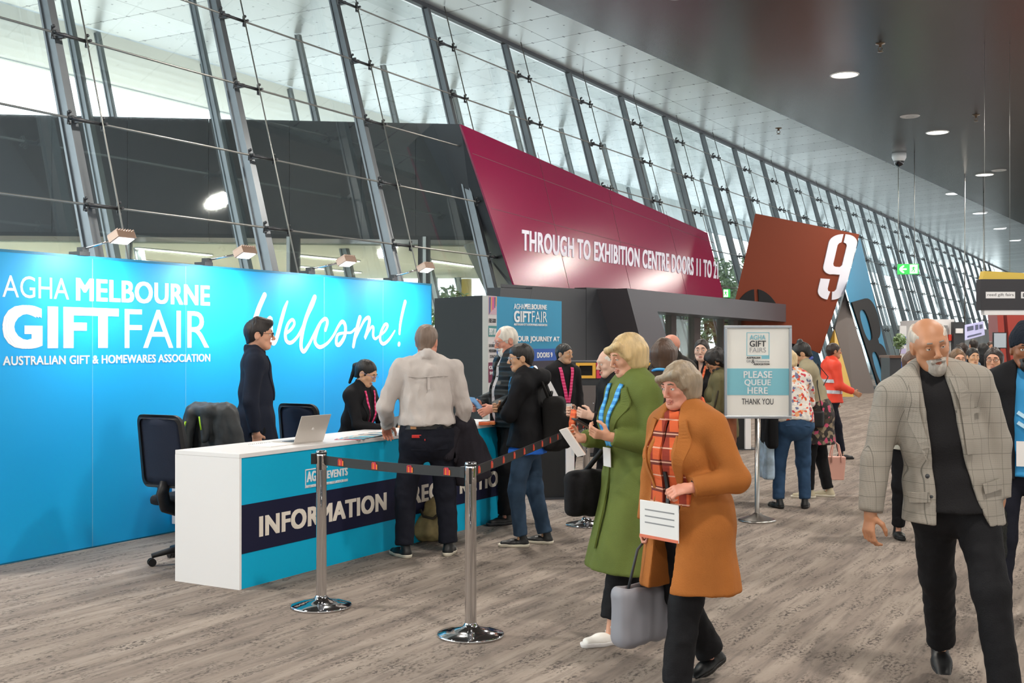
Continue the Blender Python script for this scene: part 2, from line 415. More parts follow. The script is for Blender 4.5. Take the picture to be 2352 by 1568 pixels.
# lobby behind the windows: pale ceiling with line lights
cream = mat('cream_plaster', 'e6dcc6', 0.7)
def fl_(px, dy, z): p = at(px, 800, fy(px)+dy); return Vector((p.x, p.y, z))
MB().prism([fl_(-560, 1.3, 3.82), fl_(1100, 1.3, 3.82), Vector((1.0, 38, 3.82)), Vector((-26, 38, 3.82))][::-1], (0, 0, .12)).build('ceiling_lobby', cream, kind='structure')
MB().box((-26, 38.2, -.05), (-6, 38.5, 3.94)).build('wall_lobby', cream, kind='structure')
led = mat('warm_led', 'ffffff', 0.5, emit=('fff0dc', 9.0))
def line_light(pxa, pya, pxb, pyb, lb):
    a = hit_z(pxa, pya, 3.79); b = hit_z(pxb, pyb, 3.79)
    c = (a+b)/2; L = (b-a).length; an = math.atan2(b.y-a.y, b.x-a.x)
    t = thing('line_light', lb, 'ceiling light', W(c.x, c.y, 3.78), A+an, 'line lights in the lobby ceiling')
    MB().box((-L/2, -0.06, -0.005), (L/2, 0.06, 0.01)).build('diffuser', led, t); l_ = bpy.data.lights.new('strip_lamp', 'AREA'); l_.shape = 'RECTANGLE'; l_.size = L; l_.size_y = .15; l_.energy = 260; l_.color = (1, .93, .82); lo_ = bpy.data.objects.new('lamp', l_); COL.objects.link(lo_); lo_.parent = t; lo_.location = (0, 0, -.02)
    MB().box((-L/2-.02, -0.08, 0.011), (L/2+.02, 0.08, 0.035)).build('housing', tw, t)
for q in (((315, 570), (483, 586), 'upper line light left of the white mullion'), ((307, 596), (462, 611), 'lower line light above the word MELBOURNE'), ((690, 587), (822, 600), 'upper line light behind the second floodlight'),
          ((690, 612), (826, 626), 'lower line light above the handwritten Welcome'), ((988, 598), (1096, 613), 'line light beside the dark slanted wall end')):
    line_light(*q[0], *q[1], 'glowing '+q[2])
# magenta wall
gm = NG('magenta_gloss'); gm.base('80113f', 0.22); gm.b.inputs['Specular IOR Level'].default_value = 0.42
nz = Vector((0, 0, 0)); out = -(DN - Vector((0, 0, T))).normalized()
mb = MB()
mb.prism([mBL, mBR, mTR, mTL], -out*0.04); mag = mb.build('wall_magenta', gm.m, kind='structure')
# joints
mb = MB()
for a, b in (((1235, 350), (1310, 670)), ((1395, 423), (1452, 676)), ((1530, 485), (1580, 683))):
    p, q = mg(*a, -0.004), mg(*b, -0.004); d = DS*0.008
    mb.prism([q-d, q+d, p+d, p-d], -out*0.004)
for a, b in (((1085, 352), (1640, 558)), ((1128, 478), (1645, 612))):
    p, q = mg(*a, -0.004), mg(*b, -0.004); d = Vector((0, 0, 0.006))
    mb.prism([p-d, q-d, q+d, p+d], -out*0.004)
mb.build('panel_joints', mat('joint_dark', '5c0f30', 0.5), mag)
# lettering on the magenta wall (raked plane)
def board_text(txt, pL, pR, f, bold, m, parent, name, th=0.01):
    """pL = (x, y_top, y_bottom), pR likewise, f maps a pixel to a world point on the plane"""
    a, b = f(pL[0], pL[2]), f(pR[0], pR[2]); c = f(pL[0], pL[1]); d = f(pR[0], pR[1])
    vs, fs = glyphs(txt, bold, th/2)
    U0, V0, U1, V1 = b-a, c-a, b-a, d-b
    nrm = (b-a).cross(c-a).normalized()
    P = [a+(b-a)*u+((c-a)*(1-u)+(d-b)*u)*v+nrm*(z+th/2+0.002) for u, v, z in vs]
    mb = MB().add(P, fs); o = mb.build(name, m, parent); return o
white_p = mat('white_print', 'f2f3f6', 0.6); greyw = mat('pale_lilac_print', 'd6d4e2', 0.6)
board_text('THROUGH TO EXHIBITION CENTRE DOORS 11 TO 21', (1198, 527, 575), (1649, 601, 641), mg, 0.035, greyw, mag, 'lettering')
# black wall and portal under the magenta face
def conc_pts(pts, n0):
    out_ = []
    for x, y in pts:
        p = hit_n(x, min(y, 800), n0)
        if y > 860: p.z = 0.0
        out_.append(W(*p))
    return out_
mb = MB()
for x0, x1, b0, b1 in ((1150, 1222, 1118, 1160), (1223, 1346, 1161, 1346), (1347, 1450, 1347, 1560)):
    mb.prism(conc_pts([(b0, 960), (b1, 960), (x1, 664), (x0, 660)], 11.15), DN*0.3)
mb.prism([mg(1183, 660, 0.06), mg(1665, 690, 0.06), W(*hit_n(1665, 684, 11.3)), W(*hit_n(1150, 652, 11.3))], (0, 0, -0.06))
mb.build('wall_black', blackp, kind='structure')
pm = mat('portal_grey_metal', '55545a', 0.35, 0.2)
mb = MB(); nP = 10.4
mb.prism(conc_pts([(1510, 715), (1832, 741), (1847, 703), (1440, 662)], nP), DN*0.9)
mb.prism(conc_pts([(1515, 905), (1590, 905), (1510, 715), (1440, 662)], nP), DN*0.9)
mb.prism(conc_pts([(1872, 890), (1905, 890), (1847, 703), (1832, 741)], nP), DN*0.9)
mb.build('door_1', pm, kind='structure')
mb = MB(); dp = mat('door_post_brown', '4a423f', 0.5)
for x, wd in ((1548, 0.35), (1602, 0.5), (1662, 0.12), (1690, 0.4), (1760, 0.6)):
    p = hit_n(x, 800, 11.32); mb.box((p.x-wd/2, 11.32, 0), (p.x+wd/2, 11.5, 2.45))
p0, p1 = hit_n(1500, 800, 11.4).x, hit_n(1830, 800, 11.4).x
mb.box((p0, 11.32, 2.42), (p1, 11.5, 2.9)); mb.box((hit_n(1700, 800, 11.4).x, 11.5, 0), (p1, 11.6, 2.45))
conc(mb, 'door_2', dp)
conc(MB().box((p0, 11.4, 0), (p1, 11.42, 2.45)), 'window_3', _M['facade_glass'])
# far pods, end wall
conc(MB().box((62, 10.3, 0), (128, 13.5, 2.6)), 'wall_far_pod', mat('far_pod_grey', '8b8f90', 0.4, 0.2, var=0.2, vscale=0.8))
conc(MB().box((128, -9, 0), (129, 14.5, 8.9)), 'wall_far', mat('far_wall_grey', '9c9d9a', 0.6, var=0.15, vscale=0.5))
# ---- lamps of the place, then added reflection discs
lampm = mat('lamp_disc', 'ffffff', 0.4, emit=('fff6e6', 9.0))
def downlight(loc, label, r=0.33, power=LAMP_W, group='round downlights in the dark ceiling'):
    t = thing('recessed_downlight', label, 'ceiling light', loc, 0, group)
    MB().lathe([(0, -0.006), (r*0.9, -0.006), (r*0.9, 0.0)], 32).build('diffuser', lampm, t)
    MB().lathe([(r*0.9, -0.004), (r*0.93, -0.02), (r, -0.012), (r*1.02, 0.0)], 32).build('trim_ring', mat('lamp_ring', 'e5e5e2', 0.4), t)
    l = bpy.data.lights.new('downlight_lamp', 'AREA'); l.shape = 'DISK'; l.size = r*1.8; l.energy = power; l.color = LAMP_C
    o = bpy.data.objects.new('lamp', l); COL.objects.link(o); o.parent = t; o.location = (0, 0, -0.03)
    return t
ld = hit_z(1940, 172, ZD); le = hit_z(2153, 304, ZD); lf = hit_z(1555, -14, ZD)
for p, lb in ((ld, 'large glowing round downlight in the dark ceiling, nearest'), (le, 'glowing round downlight above the dome camera'), (lf, 'round downlight cut by the top edge of the picture')):
    downlight(W(p.x, p.y, ZD), lb)
for s_, lb in ((3.2, 'near'), (11.4, 'middle'), (-5, 'rear')):
    downlight(W(s_, edge_n(s_)-2.2, ZD), f'round downlight in the dark ceiling over the counter, {lb}')
for k, s_ in enumerate((-5, 3.2, 11.4, 19.6, 27.8, 36, 44)):
    downlight(W(s_, -1.0, ZD), f'round downlight of the row over the right walkway, {ordinal(k)} along')
for k, s_ in enumerate((46, 58, 72)):
    downlight(W(s_, edge_n(s_)-2.2, ZD), f'distant round downlight in the dark ceiling, {ordinal(k)} beyond the dome camera')
for k, (x, y) in enumerate(((2190, 445), (2250, 490), (2296, 525), (2331, 552))):  # glowing discs added as stand-ins for reflections of the downlights
    p = hit_z(x, y, 9.12); zc = float(np.interp(p.y, [1.0, 6.0, 10.5, 13.7], [9.5, 9.35, 9.05, ZC]))
    t = thing('reflection_disc', f'slim white disc added as a reflection on the pale ceiling, {ordinal(k)} from the dome camera', 'ceiling light', W(p.x, p.y, zc), A+PI/2, 'added reflection discs on the pale ceiling')
    MB().lathe([(0, -0.03), (0.36, -0.03), (0.38, 0.02)], 24).build('diffuser', mat('cool_reflection_glow', 'ffffff', 0.5, emit=('f4f8ff', 4.0)), t)
    MB().lathe([(0.38, -0.03), (0.42, -0.035), (0.44, 0.02)], 24).build('trim_ring', _M['lamp_ring'], t)
# closed side of the hall, off to the right of the walkway
conc(MB().box((-14, -14.3, 0), (150, -14, ZD)), 'wall_right', mat('hall_wall_pale', 'c9c5be', 0.8))
conc(MB().box((-14.3, -14, 0), (-14, 14, ZD)), 'wall_back_added', _M['hall_wall_pale'])  # unseen, added behind the camera to shut out sky light
# ================================================================ soft shapes: signed distance fields meshed with surface nets
def axis(lo, hi, h, fine=()):
    out = [lo]; x = lo
    while x < hi:
        st = h
        for a, b, hf in fine:
            if a <= x < b: st = min(st, hf)
            elif x < a < x+st: st = min(st, max(a-x, 1e-3))
        x += st; out.append(x)
    return np.array(out, dtype=np.float32)
class Field:
    def __init__(s, X, Y, Z):
        s.X, s.Y, s.Z = X, Y, Z; s.f = np.full((len(X), len(Y), len(Z)), 1.0, np.float32)
    def _sl(s, lo, hi):
        r = []
        for ax, a, b in ((s.X, lo[0], hi[0]), (s.Y, lo[1], hi[1]), (s.Z, lo[2], hi[2])):
            i = max(0, int(np.searchsorted(ax, a))-1); j = min(len(ax), int(np.searchsorted(ax, b))+1); r.append(slice(i, max(j, i)))
        return tuple(r)
    def pts(s, sl): return s.X[sl[0]][:, None, None], s.Y[sl[1]][None, :, None], s.Z[sl[2]][None, None, :]
    def cap(s, a, b, ra, rb=None, ux=None, k=0.02, op='add', flat_b=False, flat_a=False, pad=0.08):
        """elliptical tapered capsule from a to b; ra, rb = (r_u, r_v) or number; ux = direction of the first radius"""
        a = np.array(a, float); b = np.array(b, float)
        if rb is None: rb = ra
        ra = (ra, ra) if np.isscalar(ra) else ra; rb = (rb, rb) if np.isscalar(rb) else rb
        wv = b-a; L = np.linalg.norm(wv)
        if L < 1e-6: wv = np.array([0, 0, 1.0]); L = 1e-6
        else: wv = wv/L
        if ux is None: ux = np.array([1.0, 0, 0]) if abs(wv[0]) < 0.9 else np.array([0, 1.0, 0])
        ux = np.array(ux, float); ux = ux-wv*ux.dot(wv); ux /= np.linalg.norm(ux); uy = np.cross(wv, ux)
        m = max(ra+rb)+pad; lo = np.minimum(a, b)-m; hi = np.maximum(a, b)+m
        sl = s._sl(lo, hi); x, y, z = s.pts(sl)
        px, py, pz = x-a[0], y-a[1], z-a[2]
        q = px*wv[0]+py*wv[1]+pz*wv[2]; t = np.clip(q/L, 0, 1); u = px*ux[0]+py*ux[1]+pz*ux[2]; v = px*uy[0]+py*uy[1]+pz*uy[2]
        over = q-t*L
        r1 = ra[0]+(rb[0]-ra[0])*t; r2 = ra[1]+(rb[1]-ra[1])*t; rw = np.minimum(r1, r2)
        k0 = np.sqrt((u/r1)**2+(v/r2)**2+(over/rw)**2); k1 = np.sqrt((u/r1**2)**2+(v/r2**2)**2+(over/rw**2)**2)+1e-9
        d = k0*(k0-1)/k1
        d = np.where(k0 < 0.3, (k0-1)*rw, d)
        if flat_b: d = np.maximum(d, q-L)
        if flat_a: d = np.maximum(d, -q)
        s.merge(sl, d.astype(np.float32), k, op)
        return s
    def ell(s, c, r, k=0.02, op='add', M=None, pad=0.06):
        c = np.array(c, float); r = np.array(r, float); m = r.max()+pad
        sl = s._sl(c-m, c+m); x, y, z = s.pts(sl); p = [x-c[0], y-c[1], z-c[2]]
        if M is not None: p = [p[0]*M[0][i]+p[1]*M[1][i]+p[2]*M[2][i] for i in range(3)]
        k0 = np.sqrt(sum((p[i]/r[i])**2 for i in range(3))); k1 = np.sqrt(sum((p[i]/r[i]**2)**2 for i in range(3)))+1e-9
        d = np.where(k0 < 0.2, (k0-1)*r.min(), k0*(k0-1)/k1)
        s.merge(sl, d.astype(np.float32), k, op); return s
    def rbox(s, c, half, r, k=0.02, op='add', M=None, pad=0.06):
        c = np.array(c, float); h = np.array(half, float)-r; m = np.linalg.norm(half)+pad
        sl = s._sl(c-m, c+m); x, y, z = s.pts(sl); p = [x-c[0], y-c[1], z-c[2]]
        if M is not None: p = [p[0]*M[0][i]+p[1]*M[1][i]+p[2]*M[2][i] for i in range(3)]
        q = [np.abs(p[i])-h[i] for i in range(3)]
        d = np.sqrt(sum(np.maximum(i, 0)**2 for i in q))+np.minimum(np.maximum(np.maximum(q[0], q[1]), q[2]), 0)-r
        s.merge(sl, d.astype(np.float32), k, op); return s
    def merge(s, sl, d, k, op):
        f = s.f[sl]
        if op == 'add': h = np.maximum(k-np.abs(f-d), 0)/k if k > 0 else 0; s.f[sl] = np.minimum(f, d)-h*h*k*0.25
        elif op == 'sub': d = -d; h = np.maximum(k-np.abs(f-d), 0)/k if k > 0 else 0; s.f[sl] = np.maximum(f, d)+h*h*k*0.25
        elif op == 'and': s.f[sl] = np.maximum(f, d)
    def clip(s, p, n):
        """keep the side with (x - p) . n < 0"""
        x, y, z = s.pts((slice(None),)*3); n = np.array(n, float); n /= np.linalg.norm(n)
        s.f = np.maximum(s.f, ((x-p[0])*n[0]+(y-p[1])*n[1]+(z-p[2])*n[2]).astype(np.float32)); return s
    def mesh(s):
        f = s.f; S = f < 0
        c = [(i, j, k) for i in (0, 1) for j in (0, 1) for k in (0, 1)]
        n = np.array(f.shape)-1
        cut = lambda A_, o: A_[o[0]:o[0]+n[0], o[1]:o[1]+n[1], o[2]:o[2]+n[2]]
        cnt = np.zeros(tuple(n), np.int8)
        for o in c: cnt += cut(S, o)
        act = (cnt > 0) & (cnt < 8); I = np.argwhere(act); N = len(I)
        if N == 0: return np.zeros((0, 3)), np.zeros((0, 4), int)
        val = {o: f[I[:, 0]+o[0], I[:, 1]+o[1], I[:, 2]+o[2]] for o in c}
        acc = np.zeros((N, 3)); num = np.zeros(N)
        for a in c:
            for ax in range(3):
                if a[ax] == 0:
                    b = list(a); b[ax] = 1; b = tuple(b); va, vb = val[a], val[b]; m = (va < 0) != (vb < 0)
                    t = np.where(m, va/np.where(va-vb == 0, 1, va-vb), 0)
                    for d in range(3): acc[:, d] += np.where(m, a[d]+(t if d == ax else 0), 0)
                    num += m
        acc /= num[:, None]
        V = np.zeros((N, 3))
        for d, A_ in enumerate((s.X, s.Y, s.Z)): V[:, d] = A_[I[:, d]]+(A_[I[:, d]+1]-A_[I[:, d]])*acc[:, d]
        idx = np.full(tuple(n), -1, np.int64); idx[act] = np.arange(N)
        Q = []
        for ax in range(3):
            u, v = (ax+1) % 3, (ax+2) % 3
            sa = [slice(None)]*3; sb = [slice(None)]*3; sa[ax] = slice(0, -1); sb[ax] = slice(1, None)
            a, b = S[tuple(sa)], S[tuple(sb)]; E_ = np.argwhere(a != b)
            ok = (E_[:, u] > 0) & (E_[:, v] > 0) & (E_[:, u] < n[u]) & (E_[:, v] < n[v]); E_ = E_[ok]
            ins = a[E_[:, 0], E_[:, 1], E_[:, 2]]
            def at_(du, dv):
                J = E_.copy(); J[:, u] -= du; J[:, v] -= dv; return idx[J[:, 0], J[:, 1], J[:, 2]]
            q = np.stack([at_(1, 1), at_(0, 1), at_(0, 0), at_(1, 0)], 1)
            q[~ins] = q[~ins][:, ::-1]; Q.append(q)
        Q = np.concatenate(Q); Q = Q[(Q >= 0).all(1)]
        return V, Q
    def value(s, p):
        i = [min(len(a)-1, max(0, int(np.searchsorted(a, c)))) for a, c in zip((s.X, s.Y, s.Z), p)]
        return s.f[i[0], i[1], i[2]]
    def surface(s, p, d, far=0.6):
        """first surface point met going from p + d*far back along -d"""
        p = Vector(p); d = Vector(d).normalized()
        def lerp(q):
            r = 0.0; ii = []; tt = []
            for a, c in zip((s.X, s.Y, s.Z), q):
                i = min(len(a)-2, max(0, int(np.searchsorted(a, c))-1)); ii.append(i); tt.append(min(1, max(0, (c-a[i])/(a[i+1]-a[i]))))
            for a in (0, 1):
                for b in (0, 1):
                    for c in (0, 1):
                        wgt = (tt[0] if a else 1-tt[0])*(tt[1] if b else 1-tt[1])*(tt[2] if c else 1-tt[2]); r += wgt*s.f[ii[0]+a, ii[1]+b, ii[2]+c]
            return r
        t = far; 
        while t > -far:
            if lerp(p+d*t) < 0: return p+d*(t+0.002)
            t -= 0.005
        return p
_rs = np.random.RandomState(3)
_W = [(_rs.normal(size=3), _rs.uniform(0, 6.28)) for _ in range(14)]
def folds(V, scale, stretch=(1, 1, 1)):
    P = V*np.array(stretch)*scale; o = np.zeros(len(V))
    for i, (d, ph) in enumerate(_W):
        kf = 0.7+0.16*i; o += np.sin((P@d)*kf+ph+1.7*np.sin((P@_W[(i+5) % 14][0])*0.6*kf+ph*2))/(1+0.25*i)
    return o/3.2
def vnormals(V, Q):
    a, b, c, d = (V[Q[:, i]] for i in range(4)); nn = np.cross(c-a, d-b); out = np.zeros_like(V)
    for i in range(4): np.add.at(out, Q[:, i], nn)
    return out/(np.linalg.norm(out, axis=1)[:, None]+1e-12)
def relax(V, Q, it=1, lam=0.5):
    for _ in range(it):
        s_ = np.zeros_like(V); c = np.zeros(len(V))
        for i in range(4):
            j = (i+1) % 4
            np.add.at(s_, Q[:, i], V[Q[:, j]]); np.add.at(s_, Q[:, j], V[Q[:, i]]); np.add.at(c, Q[:, i], 1); np.add.at(c, Q[:, j], 1)
        V = V*(1-lam)+lam*s_/np.maximum(c, 1)[:, None]
    return V
def soft(field, name, mats, parent=None, fold=0.0, fscale=14, fstretch=(1, 1, 0.6), smooth=1, mi=None, **kw):
    V, Q = field.mesh()
    if len(V) == 0: return None
    if smooth: V = relax(V, Q, smooth)
    if fold: V = V+vnormals(V, Q)*(folds(V, fscale, fstretch)*fold)[:, None]
    me = bpy.data.meshes.new(name); me.vertices.add(len(V)); me.vertices.foreach_set('co', V.astype(np.float32).ravel())
    me.loops.add(Q.size); me.loops.foreach_set('vertex_index', Q.astype(np.int32).ravel())
    me.polygons.add(len(Q)); me.polygons.foreach_set('loop_start', np.arange(0, Q.size, 4, dtype=np.int32)); me.polygons.foreach_set('loop_total', np.full(len(Q), 4, np.int32))
    me.polygons.foreach_set('use_smooth', np.ones(len(Q), bool))
    for m in (mats if isinstance(mats, (list, tuple)) else [mats]): me.materials.append(m)
    if mi is not None: me.polygons.foreach_set('material_index', mi(V[Q].mean(1)).astype(np.int32))
    me.update(calc_edges=True); me.validate()
    return link(name, me, parent, **kw)
# ================================================================ objects
# ---- welcome wall
NW = 7.535
wl0 = hit_n(-150, 900, NW).x; wl1 = hit_n(990, 800, NW).x; WH = 2.345; WL = wl1-wl0
bw = thing('backdrop_wall', 'long bright blue printed backdrop wall reading Welcome behind the counter', 'backdrop', W(wl0, NW), A)
def wu(px, py): p = hit_n(px, py, NW-0.004); return (p.x-wl0, p.z)
g = NG('azure_print'); x = g.sep(g.coord())
hz = g.noise(g.mapping(g.coord(), (0.35, 1, 0.55)), 1.1, 1)
g.base(g.mix(g.ramp(hz, [(0.35, (0, 0, 0)), (0.7, (1, 1, 1))]), '05b2f2', '1aa6ee'), 0.5)
MB().box((0, 0, 0.012), (WL, 0.10, WH)).build('printed_panel', g.m, bw)
MB().box((-0.01, 0.005, 0), (WL+0.01, 0.11, 0.012)).box((-0.01, -0.005, WH), (WL+0.012, 0.11, WH+0.02)).box((WL, -0.004, 0), (WL+0.012, 0.11, WH)).build('edge_trim', mat('backdrop_edge', '1f7fa6', 0.5), bw)
mb = MB()
for px in (213, 427, 745, 880):
    u = wu(px, 900)[0]; mb.box((u-0.003, -0.002, 0.012), (u+0.003, 0, WH))
mb.build('panel_seam', mat('seam_pale', '6fc4ee', 0.5), bw)
def fit(mb, txt, L, R, f, bold, mi=0, th=0.002):
    (ul, tl), (_, bl) = f(L[0], L[1]), f(L[0], L[2]); (ur, tr_), (_, br) = f(R[0], R[1]), f(R[0], R[2])
    return text(mb, txt, ul, (bl+br)/2, ur-ul, (tl+tr_)/2-(bl+br)/2, 0, bold, mi, th)
def letters(parent, name, items, f, m, y=0.0):
    mb = MB()
    for txt, L, R, bold in items: fit(mb, txt, L, R, f, bold)
    return mb.build(name, m, parent, loc=(0, y, 0))
letters(bw, 'lettering', [('AGHA', (6, 627, 682), (159, 643, 688), 0), ('MELBOURNE', (175, 639, 691), (482, 654, 702), 0.030)], wu, white_p)
letters(bw, 'lettering', [('GIFT', (6, 697, 802), (273, 709, 799), 0.050), ('FAIR', (287, 709, 799), (481, 715, 798), 0)], wu, white_p)
letters(bw, 'lettering', [('AUSTRALIAN GIFT & HOMEWARES ASSOCIATION', (7, 817, 838), (483, 813, 831), 0.02)], wu, white_p)
cr = lambda pts: [wu(350+0.28694*a, 650+0.28694*b) for a, b in pts]
mb = MB(); sc_ = 0.28694*10.9/2613*1.22
for pts, wd in (
    ([(900, 95), (858, 190), (825, 290), (803, 390), (786, 470), (800, 486), (850, 430), (905, 330), (945, 282), (948, 330), (952, 410), (968, 478), (995, 440), (1030, 310), (1058, 210), (1082, 148)], [38, 40, 42, 42, 40, 34, 30, 30, 36, 40, 40, 38, 34, 34, 32, 16]),
    ([(1070, 402), (1110, 372), (1138, 325), (1122, 292), (1088, 325), (1066, 400), (1074, 462), (1112, 476), (1160, 432), (1200, 360), (1245, 255), (1280, 175), (1301, 112)], [22, 22, 22, 22, 24, 28, 28, 26, 22, 22, 26, 34, 36]),
    ([(1299, 115), (1262, 200), (1222, 310), (1196, 430), (1192, 515), (1215, 546), (1255, 490), (1295, 410), (1340, 325), (1382, 285), (1402, 310), (1386, 378)], [36, 36, 34, 34, 32, 30, 24, 20, 22, 26, 28, 22]),
    ([(1350, 310), (1318, 390), (1303, 470), (1340, 512), (1400, 482), (1450, 420), (1490, 345), (1522, 308), (1546, 345), (1540, 425), (1500, 490), (1474, 482), (1484, 415), (1535, 398), (1590, 395), (1625, 365)], [20, 26, 30, 28, 22, 20, 24, 30, 30, 30, 32, 30, 24, 18, 18, 18]),
    ([(1662, 275), (1642, 350), (1622, 440), (1610, 508)], [38, 36, 34, 28]),
    ([(1622, 450), (1660, 370), (1700, 295), (1732, 276), (1738, 310), (1718, 390), (1703, 440), (1730, 390), (1757, 350), (1770, 360), (1768, 420), (1785, 445), (1815, 425), (1862, 385), (1884, 340), (1864, 330), (1832, 390), (1824, 455), (1850, 486), (1895, 452), (1942, 380)], [22, 20, 26, 30, 32, 30, 26, 18, 20, 26, 26, 22, 16, 18, 24, 24, 26, 28, 28, 24, 12]),
    ([(2024, 150), (2002, 240), (1985, 330), (1979, 405)], [34, 32, 28, 22]), ([(1976, 484), (1974, 492)], [32, 32])):
    strokes(mb, cr(pts), [w_*sc_ for w_ in wd], -0.0006*len(mb.v)/1500, 0.003)
mb.build('handwriting', white_p, bw)
# ---- floodlights on arms along the top of the wall
def flood(px, py, bx, label):
    s0, z0 = wu(bx, 600); h = hit_n(px, py, NW-0.42)
    root = thing('arm_floodlight', label, 'lamp', W(wl0+s0, NW, WH), A, 'floodlights on the blue wall')
    tx, tz = h.x-wl0-s0, h.z-WH
    MB().box((-0.05, -0.03, 0.018), (0.05, 0.10, 0.05)).box((-0.03, -0.04, 0.05), (0.03, 0.03, 0.085)).build('clamp', black, root)
    MB().tube([(0, -0.01, 0.07), (tx*0.8, -0.34, tz*0.9)], 0.009, 8).build('arm', chrome, root)
    M = Matrix.Translation((tx, -0.42, tz)) @ Matrix.Rotation(math.radians(-25), 4, 'X')
    mb = MB().box((-0.09, -0.06, -0.03), (0.09, 0.06, 0.03), 0, M)
    for k in range(7): mb.box((-0.08+k*0.026, -0.065, 0.03), (-0.072+k*0.026, 0.065, 0.045), 0, M)
    mb.build('lamp_head', mat('lamp_head_bronze', 'a98d7c', 0.35, 0.6), root, 0.004)
    MB().box((-0.075, -0.045, -0.034), (0.075, 0.045, -0.03), 0, M).build('lens', mat('flood_lens', 'ffffff', 0.3, emit=('ffffff', 6.0)), root)
    l = bpy.data.lights.new('flood', 'AREA'); l.shape = 'RECTANGLE'; l.size = 0.15; l.size_y = 0.09; l.energy = 24; l.color = (0.95, 0.98, 1.0); l.spread = math.radians(150)
    o = bpy.data.objects.new('lamp', l); COL.objects.link(o); o.parent = root; o.matrix_local = Matrix.Translation((tx, -0.42, tz-0.045)) @ Matrix.Rotation(math.radians(28), 4, 'X')
flood(280, 545, 190, 'arm floodlight above the word MELBOURNE, leftmost on the blue wall')
flood(563, 580, 475, 'arm floodlight second from the left on the blue wall')
flood(796, 600, 712, 'arm floodlight above the handwritten Welcome')
flood(978, 615, 903, 'rightmost arm floodlight, over the exclamation mark')
# ---- information counter
NCf = to_sn(ground(550, 1355)).y; cs0 = to_sn(ground(550, 1355)).x; ce = hit_n(1188, 1100, NCf).x; CLn = ce-cs0; CH = 0.915; CD = 0.60
ct = thing('information_counter', 'long white and cyan counter lettered INFORMATION and REGISTRATION', 'counter', W(cs0, NCf), A)
def cu(px, py): p = hit_n(px, py, NCf-0.003); return (p.x-cs0, p.z)
cyan = mat('counter_cyan', '04b0dc', 0.6, spec=.2); navy = mat('counter_navy', '1a1c38', 0.6, spec=.2)
MB().box((0.008, 0.008, 0.0), (CLn-0.008, 0.03, CH-0.03)).build('front_panel', cyan, ct)
b0, b1 = 0.265, 0.60
b0 = (cu(553, 1276)[1]+cu(900, 1192)[1])/2; b1 = (cu(553, 1159)[1]+cu(900, 1102)[1])/2
MB().box((0.008, 0.005, b0), (CLn-0.008, 0.008, b1)).build('navy_band', navy, ct)
MB().box((0, 0.0, 0), (0.02, CD, CH-0.03)).build('end_panel', white, ct)
MB().box((CLn-0.02, 0.0, 0), (CLn, CD, CH-0.03)).build('end_panel', white, ct)
MB().box((0, 0, CH-0.03), (CLn, CD, CH)).build('worktop', white, ct, 0.003)
MB().box((0.02, 0.03, 0.42), (CLn-0.02, CD-0.05, 0.44)).box((CLn/2, 0.03, 0), (CLn/2+0.02, CD-0.05, CH-0.03)).build('inner_shelf', white, ct)
cream_p = mat('cream_print', 'efe6da', 0.6)
letters(ct, 'lettering', [('INFORMATION', (597, 1183, 1232), (889, 1132, 1172), 0.042)], cu, cream_p, 0.005)
e0 = cu(948, 1150)[0]; fi = cu(597, 1200); hgt = (cu(597, 1183)[1]-cu(597, 1232)[1])
mb = MB(); text(mb, 'REGISTRATION', e0, cu(889, 1172)[1]*0.5+cu(597, 1232)[1]*0.5, cu(1166, 1100)[0]-e0, hgt, 0, 0.042, 0, 0.002); mb.build('lettering', cream_p, ct, loc=(0, 0.005, 0))
mb = MB(); fit(mb, 'AGHA', (707, 1081, 1105), (750, 1079, 1103), cu, 0.03); fit(mb, 'EVENTS', (753, 1079, 1098), (800, 1075, 1092), cu, 0.03)
fit(mb, 'AUSTRALIAN GIFT & HOMEWARES ASSOCIATION', (703, 1112, 1118), (800, 1102, 1108), cu, 0.02)
(u0, v1), (u1, v0) = cu(703, 1078), cu(754, 1109)
for a, b, c, d in ((u0, v0, u1, v0+.008), (u0, v1-.008, u1, v1), (u0, v0, u0+.008, v1)): mb.box((a, -0.002, b), (c, 0, d))
mb.build('logo', white_p, ct, loc=(0, 0.006, 0))
# ---- things on the counter
def on_counter(px, py): return ground(px, py, CH)
a = on_counter(674, 1021); b = on_counter(742, 1014); m_ = (a+b)/2; an = math.atan2(b.y-a.y, b.x-a.x); Lw = (b-a).length/2
lap = thing('laptop', 'open silver laptop with its lid turned to the visitors on the white counter', 'laptop', (m_.x, m_.y, CH), an)
silver = mat('laptop_silver', 'cfc8c0', 0.35, 0.3)
MB().box((-Lw, 0.0, 0.001), (Lw, 0.22, 0.016)).build('keyboard_base', silver, lap, 0.003)
mb = MB()
for r in range(5):
    for c in range(12): mb.box((-Lw*0.88+c*Lw*0.147, 0.03+r*0.022, 0.016), (-Lw*0.88+c*Lw*0.147+Lw*0.13, 0.049+r*0.022, 0.018))
mb.build('keys', black, lap)
M = Matrix.Translation((0, 0.0, 0.014)) @ Matrix.Rotation(math.radians(22), 4, 'X')
MB().box((-Lw, -0.006, 0), (Lw, 0.0, 0.215), 0, M).build('lid', silver, lap, 0.003)
MB().box((-Lw*.95, 0.0, 0.012), (Lw*.95, 0.0015, 0.205), 0, M).build('screen', mat('dark_screen', '0d0f12', 0.15), lap)
MB().lathe([(0, 0), (0.012, 0), (0.0125, 0.001), (0.0, 0.001)], 16).build('emblem', mat('emblem_white', 'f0ece8', 0.3), lap, rot=(math.radians(22+90), 0, 0), loc=(0, -0.0065*math.cos(.38)-0.1*math.sin(.38), 0.014+0.1*math.cos(.38)))
p = on_counter(628, 1022)
nb = thing('spiral_notebook', 'open white spiral notebook lying left of the silver laptop', 'notebook', (p.x, p.y, CH), A+0.05)
